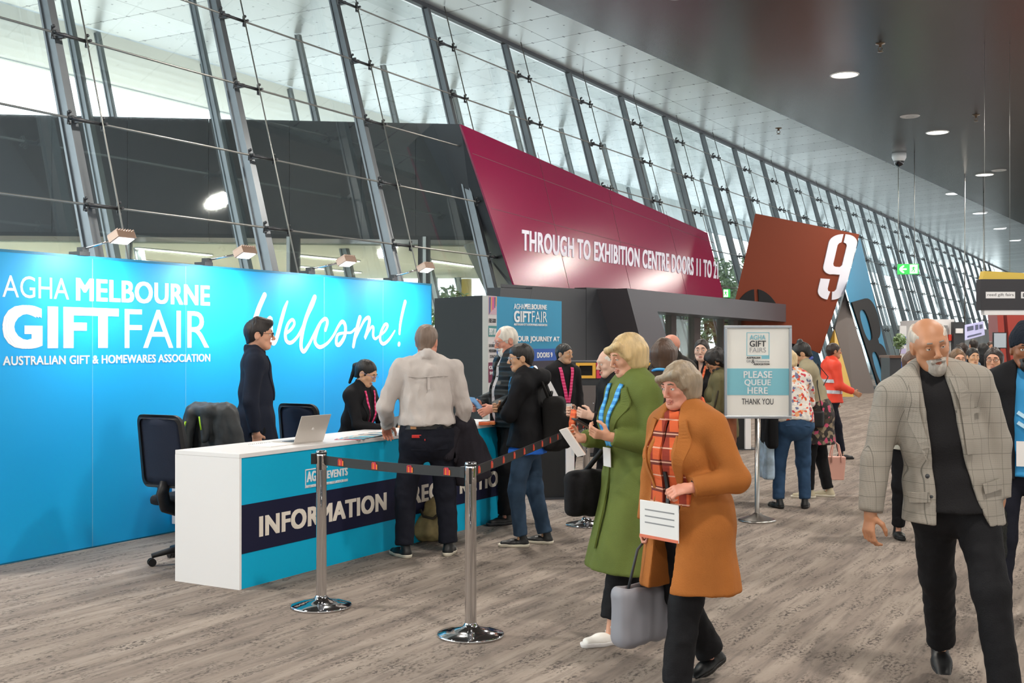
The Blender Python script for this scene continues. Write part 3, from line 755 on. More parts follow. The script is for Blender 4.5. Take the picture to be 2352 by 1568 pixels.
MB().box((-0.15, -0.10, 0.001), (0.15, 0.11, 0.008)).build('pages', mat('paper_white', 'f4f2ef', 0.8), nb)
mb = MB()
for k in range(14): mb.tube([(-0.14+k*0.0215+0.004*math.cos(t), 0.112+0.006*math.cos(t), 0.006+0.007*math.sin(t)) for t in [j*2*PI/8 for j in range(8)]], 0.0012, 5, closed=True)
mb.build('spiral_wire', chrome, nb)
bro_cols = ['c4505a', '4fb3cf', '8a8f98', '5fc0d8', 'd8d4ce', '3f6f86', 'e3e1de', '7fb9c9']
for k in range(8):
    p = on_counter(800+k*11, 1009-k*1.6)
    br = thing('brochure', f'folded brochure {ordinal(k)} from the left of the fan on the counter', 'brochure', (p.x, p.y, CH+0.001+0.002*k), A+0.5-0.06*k, 'brochures fanned out on the counter')
    MB().box((-0.05, -0.10, 0), (0.05, 0.10, 0.002)).build('cover', mat('brochure_'+bro_cols[k], bro_cols[k], 0.4), br)
    MB().box((-0.04, 0.03, 0.002), (0.04, 0.08, 0.0024)).build('picture', mat('brochure_pic', '2f4f5c' if k % 2 else 'f0d9cf', 0.4), br)
p = on_counter(893, 996)
tb = thing('tablet', 'dark tablet on a folded stand in front of the seated woman', 'tablet', (p.x, p.y, CH), A+0.3)
M = Matrix.Translation((0, 0, 0.004)) @ Matrix.Rotation(math.radians(24), 4, 'X')
MB().box((-0.10, -0.004, 0), (0.10, 0.004, 0.15), 0, M).build('back_cover', mat('tablet_grey', '4a4d52', 0.4), tb); MB().box((-0.094, 0.004, 0.006), (0.094, 0.005, 0.144), 0, M).build('screen', _M['dark_screen'], tb)
MB().box((-0.09, 0.0, 0.001), (0.09, 0.10, 0.006)).build('keyboard_flap', black, tb)
for k, (px, py, c) in enumerate(((1112, 976, 'e06a3c'), (1120, 974, 'd9d4cf'), (1128, 975, 'e58a52'), (1136, 973, 'cf4a5a'))):
    p = on_counter(px, py); s_ = MB().box((-0.05, -0.04, 0.001), (0.05, 0.04, 0.03)).build('wrapped_sweet_box', mat('sweet_'+c, c, 0.4), None, 0.006, loc=(p.x, p.y, CH), rot=(0, 0, k*0.7))
    tag(s_, f'small {["orange", "white", "light orange", "red"][k]} packet at the right end of the counter', 'packet', 'packets at the end of the counter')
# ---- office chairs
meshm = mat('navy_mesh_fabric', '101c33', 0.8, bump=0.3, bscale=300); framem = mat('chair_black', '15161a', 0.5)
def chair(loc, rz, label):
    t = thing('office_chair', label, 'chair', loc, rz, 'office chairs behind the counter')
    fr_o = rrect(-0.225, 0.60, 0.225, 1.14, 0.07); fr_i = rrect(-0.195, 0.63, 0.195, 1.11, 0.05)
    vs, fs = outline2d([fr_o, fr_i], 0.016)
    def bend(x, y, z): return (x*(1-0.10*max(0, (y-0.6))/0.54), -0.27-0.09*(y-0.6)/0.54+z-0.10*(0.225**2-x*x)/0.05*0.4, y)
    MB().add([bend(*v) for v in vs], [tuple(reversed(f)) for f in fs], 0, True).build('back_frame', framem, t)
    n = 9; vs = []; 
    for i in range(n):
        for j in range(n): vs.append(bend(-0.205+0.41*i/(n-1), 0.62+0.5*j/(n-1), 0.0))
    MB().add(vs, [(i*n+j, (i+1)*n+j, (i+1)*n+j+1, i*n+j+1) for i in range(n-1) for j in range(n-1)], 0, True).build('back_mesh', meshm, t).modifiers.new('s', 'SOLIDIFY').thickness = 0.006
    MB().tube([(0, -0.30, 0.64), (0, -0.33, 0.56), (0, -0.30, 0.47), (0, -0.18, 0.43), (0, 0, 0.42)], [0.03, 0.036, 0.036, 0.034, 0.034], 8, flat=1.6).build('back_stem', framem, t)
    f = Field(axis(-.3, .3, .02), axis(-.3, .33, .02), axis(.4, .58, .015)); f.rbox((0, 0.02, 0.485), (0.24, 0.24, 0.04), 0.035); soft(f, 'seat', mat('seat_fabric', '14161d', 0.9), t)
    MB().tube([(0, 0, 0.11), (0, 0, 0.44)], 0.028, 12).build('gas_column', framem, t)
    for k in range(5):
        a = 2*PI*k/5+0.3; c, s_ = math.cos(a), math.sin(a)
        lg = MB().tube([(0, 0, 0.12), (0.16*c, 0.16*s_, 0.105), (0.30*c, 0.30*s_, 0.075)], [0.03, 0.025, 0.018], 8).build('base_leg', framem, t)
        mb = MB()
        for o in (-0.018, 0.018): mb.tube([(0.30*c-s_*(o-.008), 0.30*s_+c*(o-.008), 0.03), (0.30*c-s_*(o+.008), 0.30*s_+c*(o+.008), 0.03)], 0.03, 12)
        mb.build('caster', black, lg)
    for sx in (-1, 1):
        MB().tube([(sx*0.22, -0.05, 0.46), (sx*0.285, -0.04, 0.50), (sx*0.29, -0.03, 0.66), (sx*0.285, 0.10, 0.68)], 0.016, 8).build('armrest', framem, t)
    return t
def place(px, Y): return ((px-CX)/F*Y, Y, 0)
chair(place(442, 8.62), -0.42, 'empty black mesh office chair at the left end of the counter')
chair(place(566, 9.15), -0.55, 'black office chair with a dark padded jacket hung over it')
chair(place(740, 10.15), -0.45, 'black mesh office chair behind the seated woman')
# jacket over the second chair
X2, Y2, _ = place(566, 9.15)
jk = thing('draped_jacket', 'dark padded jacket with lime zip trim hung over an office chair back', 'jacket', (X2, Y2, 0), -0.55)
f = Field(axis(-.40, .40, .014), axis(-.60, .02, .014), axis(.55, 1.25, .014))
f.rbox((0, -0.37, 0.93), (0.25, 0.085, 0.27), 0.08).cap((-0.19, -0.38, 1.10), (-0.30, -0.34, 0.72), (.07, .06), (.09, .06), k=.05).cap((0.19, -0.38, 1.10), (0.30, -0.34, 0.72), (.07, .06), (.09, .06), k=.05)
f.cap((-0.1, -0.46, 1.13), (0.08, -0.46, 1.14), .05, .05, k=.04).cap((-0.10, -0.49, 1.12), (-0.13, -0.52, .80), (.045, .035), (.05, .04), k=.02).cap((0.04, -0.48, 1.12), (0.06, -0.50, .92), (.04, .03), (.03, .03), k=.03)
f.rbox((0, -0.335, 0.80), (0.20, 0.035, 0.32), 0.03, op='sub')
soft(f, 'shell', mat('padded_charcoal', '2c2f31', 0.6, bump=0.3, bscale=25), jk, fold=0.012, fscale=22)
MB().tube([(-0.10, -0.545, 1.06), (-0.125, -0.567, .95), (-0.13, -0.57, .82)], 0.007, 6).tube([(0.03, -0.53, 1.1), (0.06, -0.54, 1.0)], 0.006, 6).build('zip_trim', mat('lime_trim', '9ccf1c', 0.5), jk)
MB().box((0.17, -0.475, .80), (0.185, -0.462, .85)).box((0.2, -0.475, .82), (0.21, -0.462, .86)).build('logo', white_p, jk)
# pedestal
pp = ground(392, 1226); pq = to_sn(pp)
pd = thing('drawer_pedestal', 'low white drawer pedestal on casters against the blue wall', 'cabinet', W(pq.x, 7.08), A)
MB().box((0, 0, 0.09), (0.42, 0.40, 0.66)).build('body', white, pd, 0.003)
MB().box((-0.02, -0.02, 0.66), (0.44, 0.42, 0.69)).build('top', white, pd, 0.003)
for k in range(3):
    d = MB().box((0.01, -0.018, 0.10+k*0.185), (0.41, 0, 0.275+k*0.185)).build('drawer', white, pd, 0.002); MB().box((0.15, -0.03, 0.235+k*0.185), (0.27, -0.018, 0.25+k*0.185)).build('handle', chrome, d)
for x in (0.05, 0.37):
    for y in (0.05, 0.35): MB().tube([(x-.012, y, 0.04), (x+.012, y, 0.04)], 0.04, 14).box((x-.02, y-.01, .06), (x+.02, y+.01, .09)).build('caster', dgrey, pd)
# ---- stanchions
ST = 0.985
tapem = mat('belt_black', '1b1b1d', 0.6)
def m_mark(mb, M, s_):
    """woven mark: five upright strokes under an arch, red to orange"""
    for k, (x, z0, z1, mi) in enumerate(((-1, -1, .8, 0), (-.45, -1, .95, 1), (.1, -1, .95, 2), (.55, -1, .8, 0), (1.0, -1, .45, 1))):
        mb.box(((x-.2)*s_, -0.002, z0*s_*1.1), ((x+.2)*s_, 0.002, z1*s_*1.1), mi, M)
    mb.box((-.9*s_, -.002, .75*s_), (.5*s_, .002, 1.15*s_), 2, M)
def stanchion(px, py, label, finish=None, belt_to=None, stub=None, sag=0.008):
    p = ground(px, py); t = thing('queue_post', label, 'stanchion', (p.x, p.y, 0), 0, 'belt stanchions of the queue')
    fm = finish or chrome
    MB().lathe([(0.0, 0.0), (0.19, 0.0), (0.192, 0.012), (0.185, 0.018), (0.12, 0.034), (0.05, 0.05), (0.035, 0.07), (0.034, 0.075)], 48).build('base', fm, t)
    MB().lathe([(0.033, 0.06), (0.033, ST-0.13), (0.0335, ST-0.13), (0.0335, ST-0.01), (0.03, ST), (0, ST)], 32).build('post', fm, t)
    MB().lathe([(0.0345, ST-0.022), (0.0355, ST-0.020), (0.0355, ST-0.012), (0.034, ST-0.010)], 32).box((-0.008, -0.036, ST-0.12), (0.008, -0.030, ST-0.03)).build('belt_cassette', black, t)
    if stub: MB().box((-0.062, -0.02, ST-0.085), (-0.03, 0.02, ST-0.02)).build('belt_catch', black, t)
    if belt_to is not None:
        q = belt_to-p; L = math.hypot(q.x, q.y); an = math.atan2(q.y, q.x); n = 16; P = []
        for i in range(n+1):
            u = i/n; P.append((0.03+(L-0.06)*u, -sag*4*u*(1-u)))
        vs = []
        for x, dz in P:
            for y, z in ((-.0012, ST-.09), (.0012, ST-.09), (.0012, ST-.032), (-.0012, ST-.032)): vs.append((x, y, z+dz))
        fs = [(i*4+k, i*4+4+k, i*4+4+(k+1) % 4, i*4+(k+1) % 4) for i in range(n) for k in range(4)]+[(3, 2, 1, 0), (n*4, n*4+1, n*4+2, n*4+3)]
        bl = MB().add(vs, fs).build('belt', tapem, t, rot=(0, 0, an))
        k = max(2, round(L/0.31)); mk = None; mms = [mat('mark_red', 'c3262c', 0.6), mat('mark_orange', 'f07f2a', 0.6), mat('mark_magenta', 'd0324e', 0.6)]
        for i in range(k):
            u = (i+0.5)/k; x = 0.03+(L-.06)*u; pos = (x, 0, ST-.061-sag*4*u*(1-u))
            if mk is None:
                mb = MB()
                for yy in (-0.0022, 0.0022): m_mark(mb, Matrix.Translation((0, yy, 0)), 0.019)
                mk = mb.build('woven_mark', mms, bl, loc=pos)
            else: c_ = mk.copy(); COL.objects.link(c_); c_.parent = bl; c_.location = pos
        MB().box((L-0.062, -0.02, ST-0.09), (L-0.030, 0.02, ST-0.028)).build('belt_end', black, t, rot=(0, 0, an))
    return t
q1, q2, q3, q4 = ground(738, 1393), ground(1081, 1459), ground(1347, 1206), ground(1465, 1300)
stanchion(738, 1393, 'polished queue post in front of the word INFORMATION', None, q2, True)
stanchion(1081, 1459, 'nearest polished queue post, belt running both ways', None, q3)
stanchion(1347, 1206, 'polished queue post behind the woman in the green coat', None, q4)
stanchion(1465, 1300, 'queue post mostly hidden behind the long green coat')
# ---- please queue here sign
sp = ground(1739, 1196); sg = thing('sign_stand', 'framed white and aqua sign on a pole reading PLEASE QUEUE HERE', 'sign', (sp.x, sp.y, 0), -0.06)
SY = sp.y; k_ = SY/F
def su(px, py): return ((px-1739)*k_, E-(py-HY)*k_)
(x0, z1), (x1, z0) = su(1664, 747), su(1817, 961)
MB().lathe([(0, 0), (0.172, 0), (0.174, 0.012), (0.16, 0.02), (0.05, 0.058), (0.03, 0.075), (0.024, 0.078)], 48).build('base', brushed, sg)
MB().lathe([(0.022, 0.06), (0.022, z0), (0, z0)], 24).build('pole', brushed, sg)
fw = 0.026; alu = mat('frame_aluminium', 'a9adb2', 0.3, 0.8)
mb = MB(); mb.box((x0, -.02, z0), (x1, .02, z0+fw)).box((x0, -.02, z1-fw), (x1, .02, z1)).box((x0, -.02, z0+fw), (x0+fw, .02, z1-fw)).box((x1-fw, -.02, z0+fw), (x1, .02, z1-fw)); mb.build('frame', alu, sg, 0.004)
MB().box((x0+.01, .0, z0+.01), (x1-.01, .012, z1-.01)).build('poster', mat('poster_cream', 'f1efe9', 0.5), sg)
aqua = mat('poster_aqua', '84c6d6', 0.5); ink = mat('poster_ink', '3a3c40', 0.6); inkg = mat('poster_grey_ink', '9a9ca0', 0.6)
(_, a1), (_, a0) = su(1700, 846), su(1700, 907)
MB().box((x0+fw, -.003, a0), (x1-fw, .0, a1)).build('aqua_band', aqua, sg)
letters(sg, 'lettering', [('PLEASE', (1708, 852, 868), (1773, 852, 868), .02), ('QUEUE', (1710, 871, 887), (1770, 871, 887), .02), ('HERE', (1717, 889, 904), (1763, 889, 904), .02)], su, white_p, -0.003)
letters(sg, 'lettering', [('THANK YOU', (1704, 915, 928), (1776, 915, 929), .0), ('GIFT', (1722, 782, 796), (1759, 782, 796), .015), ('ASSOCIATION', (1731, 834, 838), (1767, 834, 838), .02), ('AUSTRALIAN', (1715, 819, 823.5), (1746, 819, 823.5), .02), ('&', (1726, 825, 834), (1734, 825, 834), .0)], su, ink, -0.001)
letters(sg, 'lettering', [('AGHA', (1722, 769, 780), (1758, 769, 780), .01)], su, aqua, -0.001)
letters(sg, 'lettering', [('FAIRS', (1722, 798, 809), (1759, 798, 809), -.008), ('Gift', (1715, 826, 832), (1725, 826, 832), 0), ('Homewares', (1736, 827, 832), (1767, 827, 832), 0)], su, inkg, -0.001)
mb = MB(); (u0, v1), (u1, v0) = su(1715, 763), su(1767, 817)
for a, b, c, d in ((u0, v0, u1, v0+.006), (u0, v1-.006, u1, v1), (u0, v0, u0+.006, v1), (u1-.006, v0, u1, v1)): mb.box((a, -0.002, b), (c, 0, d))
(u2, v2), (u3, v3) = su(1749, 817), su(1767, 824); mb.box((u2, -.002, v3), (u3, 0, v2)); mb.build('logo_outline', aqua, sg)
# ---- display booth with the journey sign
bs = at(1108, 678, 16.4); bo = to_sn(bs); BH = bs.z
bd = thing('display_booth', 'tall booth with a black side and a blue sign reading YOUR JOURNEY AT', 'booth', W(bo.x, bo.y), A)
tA = at(998, 686, 17.5); tl = to_sn(tA)-bo
MB().prism([(tl.x, tl.y, 0), (0, 0, 0), (0, 0, BH), (tl.x, tl.y, BH)], (0.25, 0.1, 0)).build('side_panel', mat('booth_black', '0f1116', 0.6, spec=.25), bd)
wq = to_sn(at(1121, 678, 16.5))-bo; pq_ = to_sn(at(1141, 679, 16.75))-bo; eq = to_sn(at(1290, 690, 18.75))-bo
MB().prism([(0, 0, 0), (wq.x, wq.y, 0), (wq.x, wq.y, BH), (0, 0, BH)], (0.06, 0.12, 0)).build('edge_trim', mat('booth_trim', 'c4cccb', 0.45), bd)
MB().prism([(wq.x, wq.y, 0), (pq_.x, pq_.y, 0), (pq_.x, pq_.y, BH), (wq.x, wq.y, BH)], (0.02, 0.12, 0)).build('poster_panel', mat('booth_poster', 'd9d5d6', 0.5), bd)
MB().prism([(pq_.x, pq_.y, 0), (eq.x, eq.y, 0), (eq.x, eq.y, BH), (pq_.x, pq_.y, BH)], (0, 0.12, 0)).build('sign_panel', mat('booth_blue', '1591bd', 0.5), bd)
bO = W(bo.x, bo.y); bi = Matrix.Rotation(-A, 4, 'Z')
def plane_map(a, b):
    """pixel -> point on the vertical plane through local points a, b of the booth, a little in front"""
    wa, wb = W(bo.x+a.x, bo.y+a.y), W(bo.x+b.x, bo.y+b.y); d = (wb-wa).normalized(); nn = Vector((d.y, -d.x, 0))
    return lambda px, py: bi @ (hit_plane(px, py, wa+nn*0.003, nn)-bO)
fb = plane_map(pq_, eq); fpz = plane_map(wq, pq_)
def patch(f, x0, y0, x1, y1, m, name, parent, h=0.003):
    P = [f(x0, y1), f(x1, y1), f(x1, y0), f(x0, y0)]; zt = (P[2].z+P[3].z)/2; zb = (P[0].z+P[1].z)/2
    P[0].z = P[1].z = zb; P[2].z = P[3].z = zt; nn = (P[1]-P[0]).cross(P[3]-P[0]).normalized()
    return MB().prism([p+nn*h for p in P], -nn*h).build(name, m, parent)
patch(fb, 1141.5, 801, 1289.5, 829, mat('booth_royal', '1b56b4', 0.5), 'blue_band', bd); patch(fb, 1141.5, 829, 1289.5, 930, mat('booth_violet', '2a2338', 0.5), 'dark_band', bd)
for q in (('AGHA', (1180, 697, 710), (1203, 698, 710), 0), ('MELBOURNE', (1204, 697, 710), (1255, 700, 711), .030), ('GIFT', (1180, 713, 740), (1219, 715, 740), .035), ('FAIR', (1221, 714, 740), (1256, 716, 740), -.008), ('AUSTRALIAN GIFT & HOMEWARES ASSOCIATION', (1180, 742, 747), (1256, 744, 749), .02),
          ('YOUR JOURNEY AT', (1180, 771, 788), (1284, 773, 787), .035), ('DOORS 9', (1233, 809, 822), (1268, 809, 820), .035)):
    board_text(q[0], q[1], q[2], fb, q[3], white_p, bd, 'lettering', 0.004)
mb = MB()
for px in (1228, 1258):
    c = fb(px, 855); mb.lathe([(0, 0), (0.11, 0), (0.11, 0.004), (0, 0.004)], 20)
    for i in range(len(mb.v)-80, len(mb.v)): x, y, z = mb.v[i]; mb.v[i] = (c.x+x, c.y-z-.002, c.z+y)
mb.build('round_badge', white_p, bd)
for a, b, c in ((748, 773, '3b8788'), (832, 878, '7a2b4e'), (680, 722, 'c9a8b8')): patch(fpz, 1122, a, 1140.5, b, mat('poster_'+c, c, 0.5), 'colour_block', bd)
mb = MB()
for k, (u0, u1, c) in enumerate(((1123, 1126, 0), (1127, 1129, 1), (1130, 1134, 2), (1135, 1137, 0), (1138, 1140, 1))):
    P = [fpz(u0, 722-5*k), fpz(u1, 716-3*k), fpz(u1+1, 682), fpz(u0, 682)]; mb.prism([p+Vector((0, -.004, 0)) for p in P], (0, .003, 0), c)
mb.build('painted_streaks', [mat('streak_blue', '46508a', 0.5), mat('streak_orange', 'e09a5a', 0.5), mat('streak_pink', 'd2528f', 0.5)], bd)
for q in (('FREE GUIDE', (1123, 731, 741), (1139, 732, 741), 0, ink), ('EVERY DAY', (1123, 753, 769), (1139, 754, 769), .02, white_p), ('SATURDAY', (1123, 790, 797), (1139, 790, 797), 0, ink), ('MELBOURNE', (1123, 802, 809), (1140, 802, 809), 0, ink), ('STAGE', (1125, 815, 822), (1138, 815, 822), 0, ink), ('GIFTS', (1123, 840, 848), (1139, 840, 848), .02, white_p), ('SHOW', (1124, 853, 860), (1138, 853, 860), .02, white_p)):
    board_text(q[0], q[1], q[2], fpz, q[3], q[4], bd, 'lettering', 0.004)
# ---- self-service kiosks
def kiosk(px, py, label, rz, k=1.0):
    p = ground(px, py); t = thing('checkin_kiosk', label, 'kiosk', (p.x, p.y, 0), rz, 'self-service kiosks')
    prof = [(0.0, 0), (0.0, 0.70), (-0.30, 1.33), (-0.22, 1.36), (0.02, 0.90), (0.09, 0.76), (0.09, 0)]
    MB().prism([(x, -0.005, z) for x, z in reversed(prof)], (0, 0.05, 0)).build('side_fin', white, t, 0.002)
    MB().prism([(x, 0.50, z) for x, z in reversed(prof)], (0, 0.05, 0)).build('side_fin', white, t, 0.002)
    MB().prism([(-0.30, 0.045, 0.015), (0.0, 0.045, 0.015), (0.0, 0.045, 0.68), (-0.27, 0.045, 1.28), (-0.30, 0.045, 1.28)], (0, 0.455, 0)).build('cabinet', black, t)
    MB().box((-0.302, 0.06, 0.06), (-0.30, 0.49, 0.14)).build('kick_plate', dgrey, t)
    MB().box((-0.33, -0.03, 0), (0.22, 0.58, 0.014)).build('foot_plate', dgrey, t)
    mb = MB()
    for i, c in enumerate(range(6)): mb.box((0.0905, 0.0, 0.05+c*0.1), (0.092, 0.04, 0.14+c*0.1), c % 3)
    mb.build('colour_strip', [mat('strip_red', 'b8203a', 0.5), mat('strip_yellow', 'e0a83a', 0.5), mat('strip_green', '58a05a', 0.5)], t)
    MB().prism([(0.012, 0.08, 0.93), (0.012, 0.47, 0.93), (-0.18, 0.47, 1.30), (-0.18, 0.08, 1.30)], (0.006, 0, 0.004)).build('touch_screen', mat('kiosk_screen', '20242c', 0.15), t)
kiosk(1300, 1146, 'black and white self-service kiosk beside the man with the backpack', 0.1)
kiosk(1712, 1033, 'white self-service kiosk seen below the queue sign', 0.15)
# ---- recycling bins
bp_ = at(1322, 833, 16.6); bins = thing('recycling_station', 'brown recycling cabinet with a yellow and a red slot frame', 'bin', (bp_.x, bp_.y, 0), 0.10)
BT = bp_.z+0.03; brownm = mat('bin_brown', '5b5453', 0.5)
MB().box((-0.24, 0, 0), (1.25, 0.6, BT)).build('body', mat('bin_dark', '2f3236', 0.5), bins, 0.02)
for k in range(4):
    x = 0.0+k*0.30
    if k > 3: continue
    d = MB().box((x+0.005, -0.02, 0.06), (x+0.295, 0, BT-0.36)).build('door', brownm, bins); MB().sphere((x+0.26, -0.025, BT-0.62), 0.012, 8, 6).build('lock', chrome, d)
for k, (c, nm) in enumerate((('d9a43a', 'yellow slot frame'), ('c2324e', 'red slot frame'), ('c2324e', 'red slot frame'), ('d9a43a', 'yellow slot frame'))):
    x = k*0.30; fo = [(x+.003, BT-.255), (x+.293, BT-.255), (x+.293, BT-.03), (x+.003, BT-.03)]; fi_ = [(x+.05, BT-.215), (x+.05, BT-.07), (x+.246, BT-.07), (x+.246, BT-.215)]
    vs, fs = outline2d([fo, fi_], 0.02); MB().add([(a, -b-.012, c_) for a, c_, b in vs], fs).build('slot_frame', mat('slot_'+c, c, 0.45), bins, label=nm)
    MB().box((x+.05, -0.006, BT-.215), (x+.246, -0.001, BT-.07)).build('slot_opening', mat('slot_black', '050505', 0.9), bins)
# ---- bag on the floor
p = ground(986, 1248); f = Field(axis(-.22, .22, .012), axis(-.2, .2, .012), axis(-.02, .42, .012))
f.rbox((0, 0, .11), (.15, .12, .11), .08).cap((0, 0, .15), (.01, 0, .30), (.12, .08), (.05, .03), k=.06).cap((-.03, -.02, .30), (.03, -.02, .35), .02, .02, k=.03).ell((-.06, -.06, .10), (.10, .09, .08), k=.04); f.clip((0, 0, 0.0), (0, 0, -1))
bg_ = thing('holdall', 'slumped olive canvas bag on the carpet between the man\'s feet', 'bag', (p.x, p.y+0.16, 0.002))
soft(f, 'body', mat('olive_canvas', 'a39266', 0.8, var=0.35, vscale=9), bg_, fold=.012, fscale=20)
MB().tube([(-.08, -.10, .27), (-.05, -.13, .22), (.03, -.13, .20), (.09, -.10, .25)], .012, 8).build('strap', mat('strap_dark', '3b3326', 0.8), bg_)
# ---- the big number sculpture
SB = {}
def slab(name, pts, back, m, parent): return MB().prism(pts, back).build(name, m, parent)
r0 = ground(1950, 907); sb = thing('number_sculpture', 'huge folded sign of coloured slabs with a white stencil 9', 'sculpture', (r0.x, r0.y, 0))
loc_ = lambda v: Vector((v.x-r0.x, v.y-r0.y, v.z))
YB = 36.3
fbn = lambda px, py: at(px, py, YB+ (px-1830)*0.004)
bm = mat('sculpture_rust', '76341d', 0.65, spec=.25); bl_ = mat('sculpture_blue', '1f84ae', 0.5); gy = mat('sculpture_grey', '6f6763', 0.55); ye = mat('sculpture_yellow', 'bf9a3a', 0.5); ink9 = mat('sculpture_ink', '121215', 0.85)
br_o = slab('rust_slab', [loc_(fbn(*q)) for q in ((1672, 760), (1838, 792), (1884, 812), (1974, 538), (1735, 490))], (0.1, 0.5, 0), bm, sb)
P1, P2, P3 = at(1974, 546, 39.5), ground(2051, 886), ground(2018, 894); nB = (P2-P1).cross(P3-P1).normalized()
if nB.y > 0: nB = -nB
fbl = lambda px, py, o=0.0: loc_(hit_plane(px, py, P1+nB*o, nB))
def on_floor(v): return Vector((v.x, v.y, max(0.0, v.z)))
slab('blue_slab', [on_floor(fbl(*q)) for q in ((2016, 894), (2052, 886), (1974, 546), (1942, 664))], (0.14, 0.35, 0), bl_, sb)
slab('grey_slab', [loc_(ground(1958, 905)), loc_(ground(2010, 902)), loc_(at(1941, 668, 37.2)), loc_(at(1918, 754, 37.0))], (0.05, 0.4, 0), gy, sb)
slab('yellow_slab', [loc_(ground(1917, 911)), loc_(ground(1961, 911)), loc_(at(1917, 756, 36.6)), loc_(at(1902, 800, 36.5))], (0.05, 0.3, 0), ye, sb)
# stencil numeral 9 in a sheared box on the rust slab
def numeral(splits):
    return splits
def warp_build(splines, quad, name, m, parent, off):
    vs, fs = outline2d(splines, 0.02); a, b, c, d = quad          # bl, br, tr, tl
    nn = (b-a).cross(d-a).normalized()
    return MB().add([a*(1-u)*(1-v)+b*u*(1-v)+c*u*v+d*(1-u)*v+nn*(z+off) for u, v, z in vs], fs).build(name, m, parent)
def arcpts(cx, cy, rx, ry, a0, a1, n=8): return [(cx+rx*math.cos(math.radians(a0+(a1-a0)*k/n)), cy+ry*math.sin(math.radians(a0+(a1-a0)*k/n))) for k in range(n+1)]
def nine():
    o1 = arcpts(.47, .86, .46, .14, 180, 94) + [(.44, .87)] + arcpts(.5, .84, .17, .03, 180, 180, 1)
    L = [(.0, .50)]+[(.0, .86)]+arcpts(.46, .86, .46, .14, 180, 92)+[(.44, .875), (.37, .86), (.33, .83), (.33, .54), (.37, .51), (.44, .50), (.60, .50), (.66, .53), (.66, .83), (.62, .86), (.52, .875), (.52, 1.0)]+arcpts(.56, .86, .44, .14, 88, 0)+[(1.0, .14)]+arcpts(.56, .14, .44, .14, 0, -86)+[(.54, .12), (.62, .13), (.66, .16), (.66, .385), (.40, .385)]+arcpts(.35, .50, .35, .12, 265, 180)
    B = [(.0, .31), (.0, .14)]+arcpts(.44, .14, .44, .14, 180, 268)+[(.46, .12), (.38, .13), (.34, .16), (.34, .31)]
    return [L, B]
q9 = [loc_(fbn(*q)) for q in ((1873, 686), (1934, 690), (1972, 540), (1907, 536))]
warp_build(nine(), q9, 'stencil_nine', mat('sculpture_white', 'dcdbe6', 0.5), sb, 0.02)
# black stencil letter on the blue slab, turned, and a dark stencil arc low on the rust slab
def arr():
    O = [(0, 0)]+[(0, .98)]+[(.62, .98)]+arcpts(.62, .78, .38, .20, 90, 0)+arcpts(.62, .68, .38, .14, 0, -75)+arcpts(.62, .36, .38, .14, 75, 0)+[(1.0, 0)]
    h1 = rrect(.13, .55, .50, .88, .14); h2 = rrect(.13, .06, .50, .42, .14)
    return [O, h1, h2]
qR = [fbl(*q) for q in ((2016, 891), (2050, 885), (2002, 676), (1952, 690))]
warp_build(arr(), qR, 'stencil_letter', ink9, sb, 0.03)
qa = [loc_(fbn(*q)) for q in ((1686, 720), (1790, 720), (1778, 664), (1692, 664))]
warp_build([arcpts(.5, 0, .5, 1, 180, 96, 10)+[(.45, 0)], arcpts(.5, 0, .5, 1, 84, 0, 10)+[(.55, 0)]], qa, 'stencil_arc', ink9, sb, 0.02)
# ---- hanging signs, camera, sprinklers, speakers
gs_ = mat('exit_green', '2fb24c', 0.4, emit=('2fb24c', 0.7)); ew = mat('exit_white', 'f4fff4', 0.4, emit=('f4fff4', 0.7))
def running_man(mb, cx, cz, h, y, mi):
    k = h/10
    mb.lathe([(0, 0), (1.0*k, 0), (1.0*k, .004), (0, .004)], 10)
    for i in range(len(mb.v)-40, len(mb.v)): a, b, c = mb.v[i]; mb.v[i] = (cx+.4*k+a, y-c, cz+3.6*k+b)
    for pts, wd in (([(0, 2.4), (-.6, 0.2)], 1.7), ([(.2, 2.3), (1.6, 1.3), (2.4, 2.0)], .7), ([(-.2, 2.3), (-1.8, 2.0), (-2.3, .9)], .7), ([(-.5, .2), (.9, -1.2), (.4, -3.2)], .9), ([(-.6, .2), (-1.2, -1.8), (-3.0, -2.2)], .9)):
        strokes(mb, [(cx+a*k, cz+b*k) for a, b in pts], [wd*k]*len(pts), y, .004, mi)
def exit_sign(px0, py0, px1, py1, Y, label, rods, rz=0.0, arrow=True):
    a = at(px0, py1, Y); b = at(px1, py0, Y); w_, h_ = (b.x-a.x), b.z-a.z
    t = thing('exit_sign', label, 'exit sign', ((a.x+b.x)/2, Y, a.z), rz)
    MB().box((-w_/2, -.03, 0), (w_/2, .03, h_)).build('sign_box', gs_, t, 0.006)
    mb = MB()
    if arrow:
        mb.box((w_*.08, -.034, h_*.08), (w_*.44, -.03, h_*.92), 0); running_man(mb, w_*.26, h_*.48, h_*.8, -.034, 1)
        strokes(mb, [(-w_*.10, h_*.5), (-w_*.36, h_*.5)], [h_*.16]*2, -.03, .004); strokes(mb, [(-w_*.22, h_*.8), (-w_*.37, h_*.5), (-w_*.22, h_*.2)], [h_*.16]*3, -.03, .004)
    else:
        mb.box((-w_*.42, -.034, h_*.06), (w_*.2, -.03, h_*.94), 0); running_man(mb, -w_*.1, h_*.48, h_*.8, -.034, 1)
    mb.build('pictogram', [ew, gs_], t)
    if rods:
        for x in rods: MB().tube([(x*w_, 0, h_), (x*w_, 0, rods_top-a.z)], 0.012, 6).build('hanging_rod', cablem, t)
rods_top = ZD
exit_sign(2062, 606, 2109, 630, 38.0, 'green exit sign with an arrow hanging on two rods', (-0.45, 0.30), -0.2)
